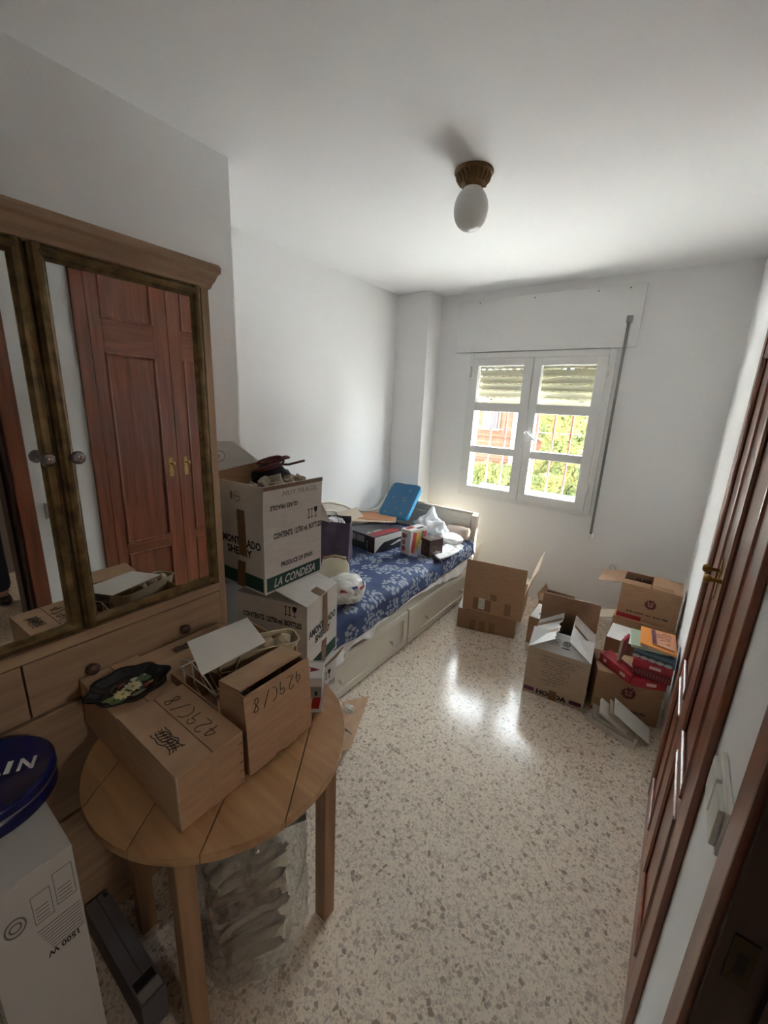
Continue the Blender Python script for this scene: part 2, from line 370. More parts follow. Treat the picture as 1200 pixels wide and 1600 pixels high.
# security grille
GR = mat('grille_paint', (0.10, 0.030, 0.025), 0.6)
gr = thing('security_grille', 'reddish painted iron security bars outside the window', 'grille', (0, 0, 0))
for i in range(7):
    MB().box((-1.497+i*.14, D+.215, WZ0-.01), (-1.483+i*.14, D+.229, WZ1+.2)).build('bar', GR, gr)
for z0 in (.86, 1.425, 1.98):
    MB().box((WX0-.03, D+.219, z0), (WX1+.03, D+.225, z0+.008)).build('rail', mat('rail_paint', (.12, .11, .11), .5), gr)

# ------------------------------------------------------------------ outside
OUT = mat('courtyard_paving', (0.56, 0.56, 0.555), 0.9, var=(3, 0.15, (1,1,1)))
struct(MB().box((-16, D+.28, -.3), (14, 22, -.15)).build('ground_outside', OUT))
def brickmat():
    M = bpy.data.materials.new('brick_facade'); M.use_nodes = True; nt = M.node_tree; b = nt.nodes['Principled BSDF']
    tc = nt.nodes.new('ShaderNodeTexCoord'); mp = nt.nodes.new('ShaderNodeMapping'); mp.inputs['Rotation'].default_value = (R(90), 0, 0)
    br = nt.nodes.new('ShaderNodeTexBrick'); br.inputs['Scale'].default_value = 1.6
    br.inputs['Color1'].default_value = (.080, .036, .022, 1); br.inputs['Color2'].default_value = (.068, .031, .019, 1); br.inputs['Mortar'].default_value = (.085, .055, .04, 1); br.inputs['Mortar Size'].default_value = .012
    nt.links.new(tc.outputs['Object'], mp.inputs[0]); nt.links.new(mp.outputs[0], br.inputs[0]); nt.links.new(br.outputs[0], b.inputs['Base Color']); b.inputs['Roughness'].default_value = .95; b.inputs['Specular IOR Level'].default_value = .05
    return M
YF = 8.3
fa = thing('brick_house', 'orange brick house standing across the courtyard', 'building', (0, 0, 0))
MB().box((-14, YF, -.15), (3.5, YF+.3, 2.35)).build('wall', brickmat(), fa)
w0 = aty(757, 668, YF); w1 = aty(781, 640, YF)
MB().box((w0.x-.05, YF-.03, w0.z-.05), (w1.x+.05, YF, w1.z+.55)).build('window_surround', mat('render_band', (.075,.048,.036), .8, 0, .05), fa)
wd = MB().box((w0.x, YF-.05, w0.z), (w1.x, YF-.03, w1.z+.5)).build('window', mat('house_window', (.035, .03, .03), .7, 0, .1), fa)
MB().box(((w0.x+w1.x)/2-.025, YF-.07, w0.z), ((w0.x+w1.x)/2+.025, YF-.05, w1.z+.5)).build('mullion', mat('house_frame', (.12,.09,.08), .7, 0, .05), wd)
pp = aty(808, 660, YF)
MB().tube([(pp.x, YF-.07, -.15), (pp.x, YF-.07, 2.3)], .06, 10).build('drainpipe', mat('pipe_grey', (.16,.165,.18), .5), fa)
for zz in (.55, 1.05):
    MB().box((-14, YF-.035, zz), (3.5, YF, zz+.05)).build('string_course', mat('render_band2', (.06,.032,.02), .8, 0, .05), fa)
LEAF = bpy.data.materials.new('ivy_leaf'); LEAF.use_nodes = True
nt = LEAF.node_tree; bb = nt.nodes['Principled BSDF']; gi = nt.nodes.new('ShaderNodeTexNoise'); gi.inputs['Scale'].default_value = 3.5; gi.inputs['Detail'].default_value = 6
tcx = nt.nodes.new('ShaderNodeTexCoord'); nt.links.new(tcx.outputs['Object'], gi.inputs[0])
rp = nt.nodes.new('ShaderNodeValToRGB'); rp.color_ramp.elements[0].color = (.026, .035, .010, 1); rp.color_ramp.elements[1].color = (.080, .072, .020, 1); rp.color_ramp.elements[0].position = .35; rp.color_ramp.elements[1].position = .65
nt.links.new(gi.outputs['Fac'], rp.inputs[0]); nt.links.new(rp.outputs[0], bb.inputs['Base Color']); bb.inputs['Roughness'].default_value = .7; bb.inputs['Specular IOR Level'].default_value = .15
def ivy(name, label, x0, x1, y0, y1, z0, z1, n, size, grp):
    rng = random.Random(int(abs(x0)*100)+n)
    t = thing(name, label, 'plant', ((x0+x1)/2, (y0+y1)/2, z0), 0, grp)
    mb = MB(); w = x1-x0; d = y1-y0; hh = z1-z0
    for i in range(n):
        p = Vector((rng.uniform(-w/2, w/2), rng.uniform(-d/2, d/2) if rng.random() < .5 else -d/2, rng.uniform(0, hh)))
        p.x += .15*noise.noise(p*2); p.y += .18*noise.noise(p*1.7+Vector((5,1,2))); p.z += .12*noise.noise(p*2.2+Vector((1,7,2)))
        a = Vector((rng.gauss(0, 1), rng.gauss(0, .5), rng.gauss(0, 1))).normalized(); u = a.cross(Vector((rng.gauss(0,.5), -1, rng.gauss(0,.5)))).normalized()
        s = size*rng.uniform(.6, 1.3)
        mb.add([p - a*s, p + u*s*.6, p + a*s, p - u*s*.6], [(0,1,2,3)])
    lv = mb.build('foliage', LEAF, t); lv['kind'] = 'stuff'
    for i in range(5):
        x = -w/2 + w*(i+.5)/5
        MB().tube([(x, 0, 0), (x+.05, .02, hh*.5), (x-.04, 0, hh*.9)], [.02, .015, .006], 6).build('stem', mat('ivy_stem', (.12,.08,.05), .8), t)
    return t
a = aty(846, 660, 7.6); b = aty(922, 660, 7.6)
ivy('ivy_bush', 'tall leafy ivy column growing against the brick house', a.x, b.x, 7.45, 7.9, -.15, 2.3, 4200, .055, 'greenery in the courtyard')
a = aty(725, 730, 7.0); b = aty(804, 730, 7.0)
ivy('ivy_bush', 'low yellowish leafy bush growing before the brick house', a.x-.3, b.x, 6.7, 7.1, -.15, .66, 3600, .05, 'greenery in the courtyard')
a = aty(822, 730, 7.0); b = aty(884, 730, 7.0)
ivy('ivy_bush', 'low loose bush growing on the white trellis', a.x, b.x, 6.55, 6.85, -.15, .60, 2400, .05, 'greenery in the courtyard')
tr = thing('garden_trellis', 'white wooden trellis standing in the courtyard', 'trellis', (0, 0, 0))
WT = mat('trellis_white', (.5,.49,.46), .7)
for i in range(9):
    x = -2.55 + i*.16
    MB().box((x, 6.30, -.15), (x+.03, 6.32, .42)).build('slat', WT, tr)
for zz in (.0, .38): MB().box((-2.6, 6.32, zz), (-1.05, 6.34, zz+.05)).build('rail', WT, tr)

# ------------------------------------------------------------------ print, tape and cartons
INK = mat('black_ink', (.012, .011, .012), .7)
PEN = mat('marker_ink', (.02, .016, .016), .7)
TAPE = mat('brown_tape', (.20, .105, .045), .35)
GREEN = mat('green_print', (.012, .065, .042), .7)
WINK = mat('white_print', (.62, .62, .58), .7)
REDP = mat('red_print', (.34, .012, .018), .55)
MAROON = mat('maroon_print', (.13, .018, .022), .7)
GREYP = mat('grey_print', (.22, .18, .15), .7)
PURP = mat('purple_print', (.10, .02, .06), .7)
KRAFT = mat('kraft_board', (.39, .23, .13), .8, var=(14, .10, (1, 1, 6)))
KRAFT2 = mat('kraft_board_dark', (.30, .172, .097), .8, var=(14, .10, (1, 1, 6)))
KRAFT3 = mat('kraft_board_pale', (.47, .37, .275), .8, var=(14, .08, (1, 1, 6)))
WBOARD = mat('white_board', (.68, .64, .60), .75, var=(18, .05, (1, 1, 4)))
GBOARD = mat('grey_white_board', (.60, .585, .56), .7, var=(18, .05, (1, 1, 4)))
DBOARD = mat('dark_grey_board', (.13, .12, .13), .6)

class Frame:
    def __init__(s, o, ex, ey, n): s.o = Vector(o); s.ex = Vector(ex).normalized(); s.ey = Vector(ey).normalized(); s.n = Vector(n).normalized()
    def p(s, u, v, w=0.0): return s.o + s.ex*u + s.ey*v + s.n*w
    def flip(s, u, v): # same plane turned by 180 degrees about (u, v)
        return Frame(s.p(u, v), -s.ex, -s.ey, s.n)
_txt = {}
def text_mesh(body, bold=0.0):
    k = (body, bold)
    if k not in _txt:
        cu = bpy.data.curves.new('t', 'FONT'); cu.body = body; cu.size = 1.0; cu.offset = bold; cu.resolution_u = 2
        o = bpy.data.objects.new('t', cu); C.objects.link(o)
        dg = bpy.context.evaluated_depsgraph_get()
        me = bpy.data.meshes.new_from_object(o.evaluated_get(dg))
        vs = [v.co.copy() for v in me.vertices]; fs = [tuple(p.vertices) for p in me.polygons]
        bpy.data.objects.remove(o); bpy.data.meshes.remove(me); bpy.data.curves.remove(cu)
        _txt[k] = (vs, fs, max(v.x for v in vs), max(v.y for v in vs))
    return _txt[k]
def lettering(fr, body, u, v, width, height, m_, parent, shear=0.0, bold=0.02, off=.0009, name='lettering'):
    # text fitted into width x height with its lower left corner at (u, v) of the frame
    vs, fs, w, h = text_mesh(body, bold)
    mb = MB()
    mb.add([fr.p(u + p.x/w*width + shear*p.y/h*height, v + p.y/h*height, off) for p in vs], fs)
    return mb.build(name, m_, parent)
def print_row(fr, u, v, width, height, m_, parent, seed=1, off=.0009, name='fine_print'):
    # a row of print too small to read: short dark marks with gaps
    rng = random.Random(seed); mb = MB(); x = u
    while x < u + width - height*.4:
        w = height*rng.uniform(.35, .75); w = min(w, u + width - x)
        if rng.random() < .84:
            y0 = v + height*rng.choice((0, 0, .12)); y1 = v + height*rng.choice((1, 1, .7))
            mb.slab([fr.p(x, y0, off), fr.p(x+w, y0, off), fr.p(x+w, y1, off), fr.p(x, y1, off)], .0002)
        x += w + height*.28
    o = mb.build(name, m_, parent); o['kind'] = 'stuff'
    return o
def patch(fr, u0, v0, u1, v1, m_, parent, name='tape', off=.0006, skew=0.0, th=.0004):
    mb = MB()
    P = [fr.p(u0, v0, off), fr.p(u1, v0, off), fr.p(u1+skew, v1, off), fr.p(u0+skew, v1, off)]
    mb.slab(P, th)
    return mb.build(name, m_, parent)
def strokes(fr, lines, m_, parent, r=.0011, name='handwriting', off=.0008):
    mb = MB()
    for ln in lines:
        P = [Vector(q) for q in ln]
        # smooth the pen line
        for _ in range(2):
            Q = [P[0]]
            for a, b in zip(P, P[1:]): Q += [a*.75+b*.25, a*.25+b*.75]
            P = Q + [P[-1]]
        pts = [fr.p(p.x, p.y, off) for p in P]
        mb.tube(pts, r, 4)
    return mb.build(name, m_, parent)
DIG = {'4': [[(.75, 0), (.75, 1), (.0, .3), (1, .35)]], '2': [[(0, .8), (.3, 1), (.8, .85), (.6, .45), (0, 0), (1, .02)]],
       '9': [[(.9, .7), (.5, 1), (.1, .7), (.4, .45), (.85, .65), (.8, 0)]], '8': [[(.8, .85), (.4, 1), (.2, .75), (.8, .3), (.5, 0), (.1, .25), (.75, .7), (.85, .9)]], '/': [[(0, 0), (.7, 1)]],
       '(': [[(.7, 1), (.1, .8), (.1, .2), (.7, 0)]]}
def numerals(s, u, v, cw, ch):
    out = []
    for i, c in enumerate(s):
        for ln in DIG[c]: out.append([(u + i*cw*1.25 + x*cw, v + y*ch) for x, y in ln])
    return [[Vector((x, y)) for x, y in l] for l in out]
def scribble(u, v, w, h, rng, n=5):
    out = []
    for i in range(n):
        y = v + h*i/(n-1); out.append([Vector((u + w*t/9, y + rng.uniform(-.35, .35)*h*.5)) for t in range(10)])
    for i in range(7):
        x = u + w*(i+.7)/8; out.append([Vector((x, v + h*.1)), Vector((x + .1*w, v + h*.95)), Vector((x+.06*w, v+h*.4))])
    return out
def icon_arrows(fr, u, v, s, m_, parent):
    mb = MB()
    for k in (0, .55):
        x = u + k*s
        for a, b, c, d in ((.12, .12, .22, .85), (0, .0, .34, .12), (.02, .80, .32, .92)):
            mb.slab([fr.p(x+a*s, v+b*s*1.4, .0009), fr.p(x+c*s, v+b*s*1.4, .0009), fr.p(x+c*s, v+d*s*1.4, .0009), fr.p(x+a*s, v+d*s*1.4, .0009)], .0002)
    mb.build('arrow_mark', m_, parent)
    mb = MB(); x = u + 1.45*s
    g = [(-.32, 1.4), (.32, 1.4), (.30, .95), (.12, .68), (.05, .62), (.05, .12), (.25, .08), (.25, 0), (-.25, 0), (-.25, .08), (-.05, .12), (-.05, .62), (-.12, .68), (-.30, .95)]
    mb.slab([fr.p(x + a*s, v + b*s, .0009) for a, b in g], .0002).build('glass_mark', m_, parent)
def ring_mark(fr, u, v, r, m_, parent, name='round_mark', wd=.12, ax=1.0):
    mb = MB(); n = 24
    vs = [fr.p(u + ax*r*k*math.cos(2*math.pi*i/n), v + r*k*math.sin(2*math.pi*i/n), .0009) for i in range(n) for k in (1, 1-wd)]
    mb.add(vs, [(2*i, 2*((i+1) % n), 2*((i+1) % n)+1, 2*i+1) for i in range(n)])
    return mb.build(name, m_, parent)
def crest(fr, u, v, r, m_, parent):
    mb = MB(); n = 60; rng = random.Random(3)
    out = []
    for i in range(n):
        t = 2*math.pi*i/n
        k = r*(.84 + .11*math.cos(11*t)*(1 if math.sin(t) > -.6 else .5) + rng.uniform(-.06, .06))
        out.append(fr.p(u + k*math.cos(t), v + k*math.sin(t), .0009))
    mb.add([fr.p(u, v, .0009)] + out, [(0, i+1, (i+1) % n+1) for i in range(n)])
    e = mb.build('crest', m_, parent)
    mb = MB()
    for a, b, c, d in ((-.45, .1, -.1, .35), (.05, .1, .42, .32), (-.35, -.35, -.05, -.05), (.06, -.4, .36, -.08), (-.5, .45, -.3, .6), (.3, .45, .5, .6)):
        mb.slab([fr.p(u+a*r, v+b*r, .0012), fr.p(u+c*r, v+b*r, .0012), fr.p(u+c*r, v+d*r, .0012), fr.p(u+a*r, v+d*r, .0012)], .0001)
    mb.build('crest_field', KRAFT, parent)
    return e

class Carton:
    """Corrugated box; local origin at the front left base corner, x along the front, y into depth."""
    def __init__(s, name, label, loc, rz, w, d, h, m_out=KRAFT, m_in=None, flaps=None, closed=False, group=None, cat='box', th=.004, seam='x', seamoff=.5):
        s.w, s.d, s.h, s.mo, s.mi = w, d, h, m_out, (m_in or KRAFT)
        s.root = thing(name, label, cat, loc, rz, group)
        if closed:
            MB().box((0, 0, 0), (w, d, h-th)).build('body', m_out, s.root, bevel=.002)
            g = .0012
            if seam == 'x':
                c = d*seamoff; MB().box((0, 0, h-th), (w, c-g, h)).build('flap', m_out, s.root, bevel=.001); MB().box((0, c+g, h-th), (w, d, h)).build('flap', m_out, s.root, bevel=.001)
            else:
                c = w*seamoff; MB().box((0, 0, h-th), (c-g, d, h)).build('flap', m_out, s.root, bevel=.001); MB().box((c+g, 0, h-th), (w, d, h)).build('flap', m_out, s.root, bevel=.001)
        else:
            mb = MB().box((0, 0, 0), (w, d, th)).box((0, 0, th), (w, th, h)).box((0, d-th, th), (w, d, h)).box((0, th, th), (th, d-th, h)).box((w-th, th, th), (w, d-th, h))
            b = mb.build('body', m_out, s.root)
            if m_in and m_in is not m_out:
                b.data.materials.append(m_in)
                ctr = Vector((w/2, d/2, h/2))
                for p in b.data.polygons:
                    c = p.center; inside = th*.5 < c.x < w-th*.5 and th*.5 < c.y < d-th*.5 and c.z > th*.5
                    if inside and p.normal.dot(ctr - c) > 0: p.material_index = 1
        s.fl = {}
        for sd, spec in (flaps or {}).items(): s.flap(sd, *spec)
    def face(s, sd):
        w, d, h = s.w, s.d, s.h
        return {'front': Frame((0,0,0), (1,0,0), (0,0,1), (0,-1,0)), 'right': Frame((w,0,0), (0,1,0), (0,0,1), (1,0,0)),
                'left': Frame((0,d,0), (0,-1,0), (0,0,1), (-1,0,0)), 'back': Frame((w,d,0), (-1,0,0), (0,0,1), (0,1,0)),
                'top': Frame((0,0,h), (1,0,0), (0,1,0), (0,0,1)), 'in_back': Frame((0,d-.004,0), (1,0,0), (0,0,1), (0,-1,0))}[sd]
    def flap(s, sd, ang, ln, curve=0.0, t0=0.0, t1=0.0, trim=(0, 0), edge=None):
        # ang: 0 upright, >0 outward, <0 inward; trim shortens the hinge at both ends; t0/t1 add length at either end
        f = s.face(sd); W = s.w if sd in ('front', 'back') else s.d
        a = R(ang); ey = f.ey*math.cos(a) + f.n*math.sin(a); n = f.n*math.cos(a) - f.ey*math.sin(a)
        fr = Frame(f.p(0, s.h), f.ex, ey, n)
        mb = MB(); nu, nv = (14 if edge else 4), (6 if curve else 1); th = .0038
        rng = random.Random(5)
        rag = [rng.uniform(-1, 1) for _ in range(nu+1)]
        def pt(i, j, k):
            u = trim[0] + (W - trim[0] - trim[1])*i/nu; L_ = ln + t0*(1-i/nu) + t1*i/nu + (edge*rag[i] if edge else 0)
            v = L_*j/nv
            return fr.p(u, v, -th*k + curve*(j/nv)**2)
        vs = [pt(i, j, k) for k in (0, 1) for i in range(nu+1) for j in range(nv+1)]
        q = (nu+1)*(nv+1); ix = lambda i, j, k: k*q + i*(nv+1) + j
        F_o = [(ix(i,j,0), ix(i+1,j,0), ix(i+1,j+1,0), ix(i,j+1,0)) for i in range(nu) for j in range(nv)]
        F_i = [(ix(i,j,1), ix(i,j+1,1), ix(i+1,j+1,1), ix(i+1,j,1)) for i in range(nu) for j in range(nv)]
        F_e = [(ix(i,0,0), ix(i,0,1), ix(i+1,0,1), ix(i+1,0,0)) for i in range(nu)] + [(ix(i,nv,0), ix(i+1,nv,0), ix(i+1,nv,1), ix(i,nv,1)) for i in range(nu)]
        F_e += [(ix(0,j,0), ix(0,j+1,0), ix(0,j+1,1), ix(0,j,1)) for j in range(nv)] + [(ix(nu,j,0), ix(nu,j,1), ix(nu,j+1,1), ix(nu,j+1,0)) for j in range(nv)]
        mb.add(vs, F_o + F_i + F_e)
        me_fl = mb
        o = me_fl.build('flap', s.mo, s.root)
        if s.mi is not s.mo:
            o.data.materials.append(s.mi)
            for p in o.data.polygons:
                if p.normal.dot(n) < -.5: p.material_index = 1
        s.fl[sd] = fr
        inner = Frame(fr.p(W, 0, -th), -fr.ex, fr.ey, -fr.n)
        s.fl[sd+'_in'] = inner
        return o

def carton_from(name, label, fl, frr, z, d, h, **kw):
    fl = Vector((fl[0], fl[1], z)); v = Vector((frr[0], frr[1], z)) - fl
    return Carton(name, label, fl, math.atan2(v.y, v.x), v.length, d, h, **kw)
def crumple(center, rad, amp, freq, sub, seed, flat=None):
    bm = bmesh.new(); bmesh.ops.create_icosphere(bm, subdivisions=sub, radius=1.0)
    off = Vector((seed*3.1, seed*1.7, seed*.9)); vs = []
    for v in bm.verts:
        n = v.co.normalized(); k = 1 + amp*(noise.noise(n*freq + off) + .6*abs(noise.noise(n*freq*2.3 + off)) + .35*noise.noise(n*freq*5 + off))
        p = Vector((n.x*rad[0], n.y*rad[1], n.z*rad[2]))*k + Vector(center)
        if flat is not None and p.z < flat: p.z = flat
        vs.append(p)
    fs = [tuple(v.index for v in f.verts) for f in bm.faces]; bm.free()
    return vs, fs

# ------------------------------------------------------------------ wardrobe with mirror doors
PY, PZ = PINE_Y, PINE_Z
wf = -1.235
wr = thing('pine_wardrobe', 'waxed pine wardrobe with two gilt framed mirror doors over drawers', 'wardrobe', (wf + .782*math.sin(R(1.3)), .782 - .782*math.cos(R(1.3)), 0), R(1.3))
yl, yr = -.09, .782
MB().box((-.455, yl, .06), (-.022, yr, 1.94)).build('carcass', PZ, wr)
MB().box((-.022, yr-.024, .06), (0, yr, 1.94)).build('side_stile', PZ, wr, bevel=.002)
MB().box((-.022, yl, .06), (0, yl+.024, 1.94)).build('side_stile', PZ, wr, bevel=.002)
MB().box((-.022, yl+.024, .955), (0, yr-.024, .985)).build('rail', PY, wr, bevel=.002)
MB().box((-.022, yl+.024, 1.928), (0, yr-.024, 1.94)).build('rail', PY, wr)
MB().box((-.455, yl-.012, 0), (.012, yr+.012, .075)).build('plinth', PY, wr, bevel=.004)
prof = [(0, 1.922), (.006, 1.926), (.009, 1.936), (.015, 1.946), (.021, 1.962), (.027, 1.968), (.028, 1.982), (.024, 1.990), (0, 1.990)]
mb = MB()
ring = []
for px, pz in prof:
    ring.append([(-.455, yl-px, pz), (px, yl-px, pz), (px, yr+px, pz), (-.455, yr+px, pz)])
vs = [Vector(p) for r_ in ring for p in r_]; k = len(prof)
fs = [(4*i+j, 4*i+j+1, 4*(i+1)+j+1, 4*(i+1)+j) for i in range(k-1) for j in range(3)]
fs.append(((k-1)*4, (k-1)*4+1, (k-1)*4+2, (k-1)*4+3)); fs.append((0, 1, 2, 3))
fs += [tuple(4*i for i in range(k)), tuple(4*i+3 for i in range(k-1, -1, -1))]
mb.add(vs, fs).build('cornice', PY, wr)
KN = clear_mat('knob_glass', (.55, .52, .50), 1.0, .05, gloss=.25)
def half_round(a, b, r, out):
    a, b, out = Vector(a), Vector(b), Vector(out); t = (b-a).normalized(); s_ = t.cross(out)
    mb = MB(); vs = []
    pr = [(-1, 0), (-1, .35), (-.75, .55), (-.45, .95), (0, 1.05), (.45, .95), (.75, .55), (1, .35), (1, 0)]
    for e, sg in ((a, -1), (b, 1)):
        for x, y in pr: vs.append(e + s_*x*r + out*y*r + t*0)
    n = len(pr)
    mb.add(vs, [(i, i+1, n+i+1, n+i) for i in range(n-1)] + [tuple(range(n)), tuple(range(2*n-1, n-1, -1)), (0, n, 2*n-1, n-1)])
    return mb
for y0, y1, ky in ((yl+.028, .344, .318), (.350, yr-.028, .378)):
    dr = MB().box((-.022, y0, .989), (-.004, y1, 1.926)).build('mirror_door', BRONZE, wr)
    z0, z1 = .992, 1.923
    r = .0155
    for A, B in (((-.004, y0+r, z0), (-.004, y0+r, z1)), ((-.004, y1-r, z0), (-.004, y1-r, z1)), ((-.004, y0+r, z0+r), (-.004, y1-r, z0+r)), ((-.004, y0+r, z1-r), (-.004, y1-r, z1-r))):
        half_round(A, B, r, (1, 0, 0)).build('gilt_moulding', BRONZE, dr)
    MB().box((-.004, y0+2*r-.002, z0+2*r-.002), (-.0015, y1-2*r+.002, z1-2*r+.002)).build('mirror', MIRROR, dr)
    Mk = Matrix.Translation((.009, ky, 1.458)) @ Matrix.Rotation(R(90), 4, 'Y')
    MB().lathe([(0, 0), (.007, 0), (.006, .008), (.013, .016), (.0165, .026), (.013, .036), (0, .038)], 14, Mk).build('knob', mat('crystal_knob', (.28, .25, .25), .05, .9), dr)
DKN = mat('dark_knob', (.09, .045, .03), .4)
for z0, z1, spl in ((.80, .952, True), (.45, .79, False), (.085, .44, False)):
    for y0, y1, ks in (((yl+.026, .203, (.06,)), (.208, yr-.026, (.346, .612))) if spl else ((yl+.026, yr-.026, (.05, .64)),)):
        d_ = MB().box((-.02, y0, z0), (.002, y1, z1)).build('drawer', PY, wr, bevel=.002)
        for ky in ks:
            MB().lathe([(0, 0), (.008, 0), (.008, .008), (.016, .016), (.017, .022), (.012, .029), (0, .031)], 14, Matrix.Translation((.002, ky, (z0+z1)/2)) @ Matrix.Rotation(R(90), 4, 'Y')).build('knob', DKN, d_)

# ------------------------------------------------------------------ built in closet on the right wall
cl = thing('built_in_closet', 'dark mahogany built in closet with two panelled doors', 'closet', (.1645, 0, 0))
fx = -.0155
ct = 2.42
MB().box((fx, .967, 0), (.0002, 1.030, ct)).build('frame_upright', MAHOG_V, cl, bevel=.003)
MB().box((fx, 1.882, 0), (.007, 1.945, ct)).build('frame_upright', MAHOG_V, cl, bevel=.003)
MB().box((fx, 1.030, 2.36), (.0005, 1.882, ct)).build('frame_head', MAHOG_H, cl, bevel=.003)
MB().box((fx+.003, 1.030, 0), (.0005, 1.882, .05)).build('kick_rail', MAHOG_H, cl)
for y0, y1, hy in ((1.033, 1.4545, 1.405), (1.4575, 1.879, 1.507)):
    x0 = fx+.003
    dd = MB().box((x0+.009, y0, .055), (.0005, y1, 2.355)).build('door', MAHOG_V, cl)
    for a, b in ((y0, y0+.062), (y1-.085, y1)) if y0 < 1.2 else ((y0, y0+.085), (y1-.062, y1)):
        MB().box((x0, a, .055), (x0+.010, b, 2.355)).build('stile', MAHOG_V, dd, bevel=.002)
    ya, yb = (y0+.062, y1-.085) if y0 < 1.2 else (y0+.085, y1-.062)
    for z0, z1 in ((.055, .155), (.65, .715), (1.82, 1.99), (2.25, 2.355)):
        MB().box((x0, ya, z0), (x0+.010, yb, z1)).build('door_rail', MAHOG_H, dd)
    for z0, z1 in ((.155, .65), (.715, 1.82), (1.99, 2.25)):
        # moulded edge around each panel
        for A, B in (((x0+.003, ya+.006, z0), (x0+.003, ya+.006, z1)), ((x0+.003, yb-.006, z0), (x0+.003, yb-.006, z1)), ((x0+.003, ya, z0+.006), (x0+.003, yb, z0+.006)), ((x0+.003, ya, z1-.006), (x0+.003, yb, z1-.006))):
            half_round(A, B, .009, (-1, 0, 0)).build('moulding', MAHOG_V, dd)
        MB().box((x0+.005, ya+.014, z0+.014), (x0+.0095, yb-.014, z1-.014)).build('panel', MAHOG_V, dd, bevel=.003)
    esc = MB().prism([(hy-.012, 1.10), (hy+.012, 1.10), (hy+.014, 1.14), (hy+.009, 1.165), (hy+.014, 1.19), (hy+.010, 1.215), (hy, 1.225), (hy-.010, 1.215), (hy-.014, 1.19), (hy-.009, 1.165), (hy-.014, 1.14)], x0-.003, x0, Matrix(((0,0,1,0),(1,0,0,0),(0,1,0,0),(0,0,0,1)))).build('escutcheon', BRASS, dd)
    MB().lathe([(0, 0), (.007, 0), (.005, .010), (.006, .022), (.012, .028), (.013, .034), (.008, .040), (0, .041)], 14, Matrix.Translation((x0-.003, hy, 1.185)) @ Matrix.Rotation(R(-90), 4, 'Y')).build('knob', BRASS, dd)

# ------------------------------------------------------------------ ceiling lamp, switch, socket
lp = thing('ceiling_lamp', 'ceiling lamp with brass rosette and frosted egg shaped globe', 'lamp', (-.905, 1.80, H))
MB().lathe([(0, 0), (.078, 0), (.080, -.006), (.076, -.012), (.070, -.014), (.066, -.024), (.056, -.040), (.046, -.050), (.042, -.052), (.040, -.062), (0, -.062)], 36).build('rosette', BRASS2, lp)
for i in range(20):
    t = 2*math.pi*i/20
    MB().tube([(.070*math.cos(t), .070*math.sin(t), -.016), (.064*math.cos(t+.08), .064*math.sin(t+.08), -.030), (.052*math.cos(t), .052*math.sin(t), -.046)], [.004, .006, .004], 6).build('leaf_relief', BRASS2, lp)
for i in range(3):
    t = 2*math.pi*i/3 + .4
    MB().tube([(.040*math.cos(t), .040*math.sin(t), -.056), (.054*math.cos(t), .054*math.sin(t), -.056)], .004, 6).build('screw', BRASS2, lp)
GLOBE = mat('frosted_glass', (.74, .72, .69), .28); 
GLOBE.node_tree.nodes['Principled BSDF'].inputs['Transmission Weight'].default_value = .35
pr = [(.036, -.058), (.040, -.066)] + [(.071*math.sin(math.pi*(.17+.83*i/16))**.92, -.066 - .152*(1-math.cos(math.pi*(.17+.83*i/16)) - (1-math.cos(math.pi*.17)))/(1+math.cos(math.pi*.17))) for i in range(1, 16)] + [(0, -.218)]
MB().lathe(pr, 32).build('globe', GLOBE, lp)
SWM = mat('switch_plastic', (.70, .68, .63), .4)
sw = thing('light_switch', 'cream double light switch between door frame and closet', 'switch', (.1635, 0, 0))
p_ = MB().box((-.009, .718, .955), (.0, .868, 1.040)).build('plate', SWM, sw, bevel=.002)
for y0 in (.726, .797): MB().box((-.018, y0, .963), (-.009, y0+.063, 1.032)).build('rocker', SWM, p_, bevel=.002)
so = thing('wall_socket', 'white power socket on the wall behind the open carton', 'socket', (-.285, D, .45))
MB().box((-.043, -.012, -.041), (.043, -.0005, .041)).build('plate', LACQ, so, bevel=.003)
MB().lathe([(.022, 0), (.020, .004), (.018, -.004), (0, -.004)], 16, Matrix.Translation((0, -.012, 0)) @ Matrix.Rotation(R(90), 4, 'X')).build('outlet', mat('outlet_grey', (.25,.25,.24), .5), so)

# ------------------------------------------------------------------ bed
IV = mat('ivory_paint', (.62, .565, .475), .45, var=(6, .04, (1, 1, 1)))
bd = thing('daybed', 'ivory painted daybed with two drawers and a curved back panel', 'bed', (0, 0, 0))
bx = -1.318
MB().box((-2.22, 1.24, .02), (bx-.012, 3.26, .30)).build('base', IV, bd)
MB().box((bx-.03, 1.24, .272), (bx-.002, 3.20, .36)).build('side_rail', IV, bd, bevel=.003)
for y0, y1 in ((1.245, 2.172), (2.190, 3.185)):
    dw = MB().box((bx-.010, y0, .012), (bx+.004, y1, .268)).build('drawer', IV, bd)
    for a, b in (((bx+.004, y0, .012), (bx+.014, y1, .060)), ((bx+.004, y0, .222), (bx+.014, y1, .268)), ((bx+.004, y0, .060), (bx+.014, y0+.05, .222)), ((bx+.004, y1-.05, .060), (bx+.014, y1, .222))):
        MB().box(a, b).build('drawer_frame', IV, dw, bevel=.003)
    for ky in (y0+.245, y1-.185):
        MB().lathe([(0, 0), (.008, 0), (.007, .008), (.014, .016), (.016, .024), (.010, .031), (0, .032)], 14, Matrix.Translation((bx+.004, ky, .118)) @ Matrix.Rotation(R(90), 4, 'Y')).build('knob', IV, dw)
MB().box((-2.25, 3.245, .30), (bx-.015, 3.275, .715)).build('headboard', IV, bd)
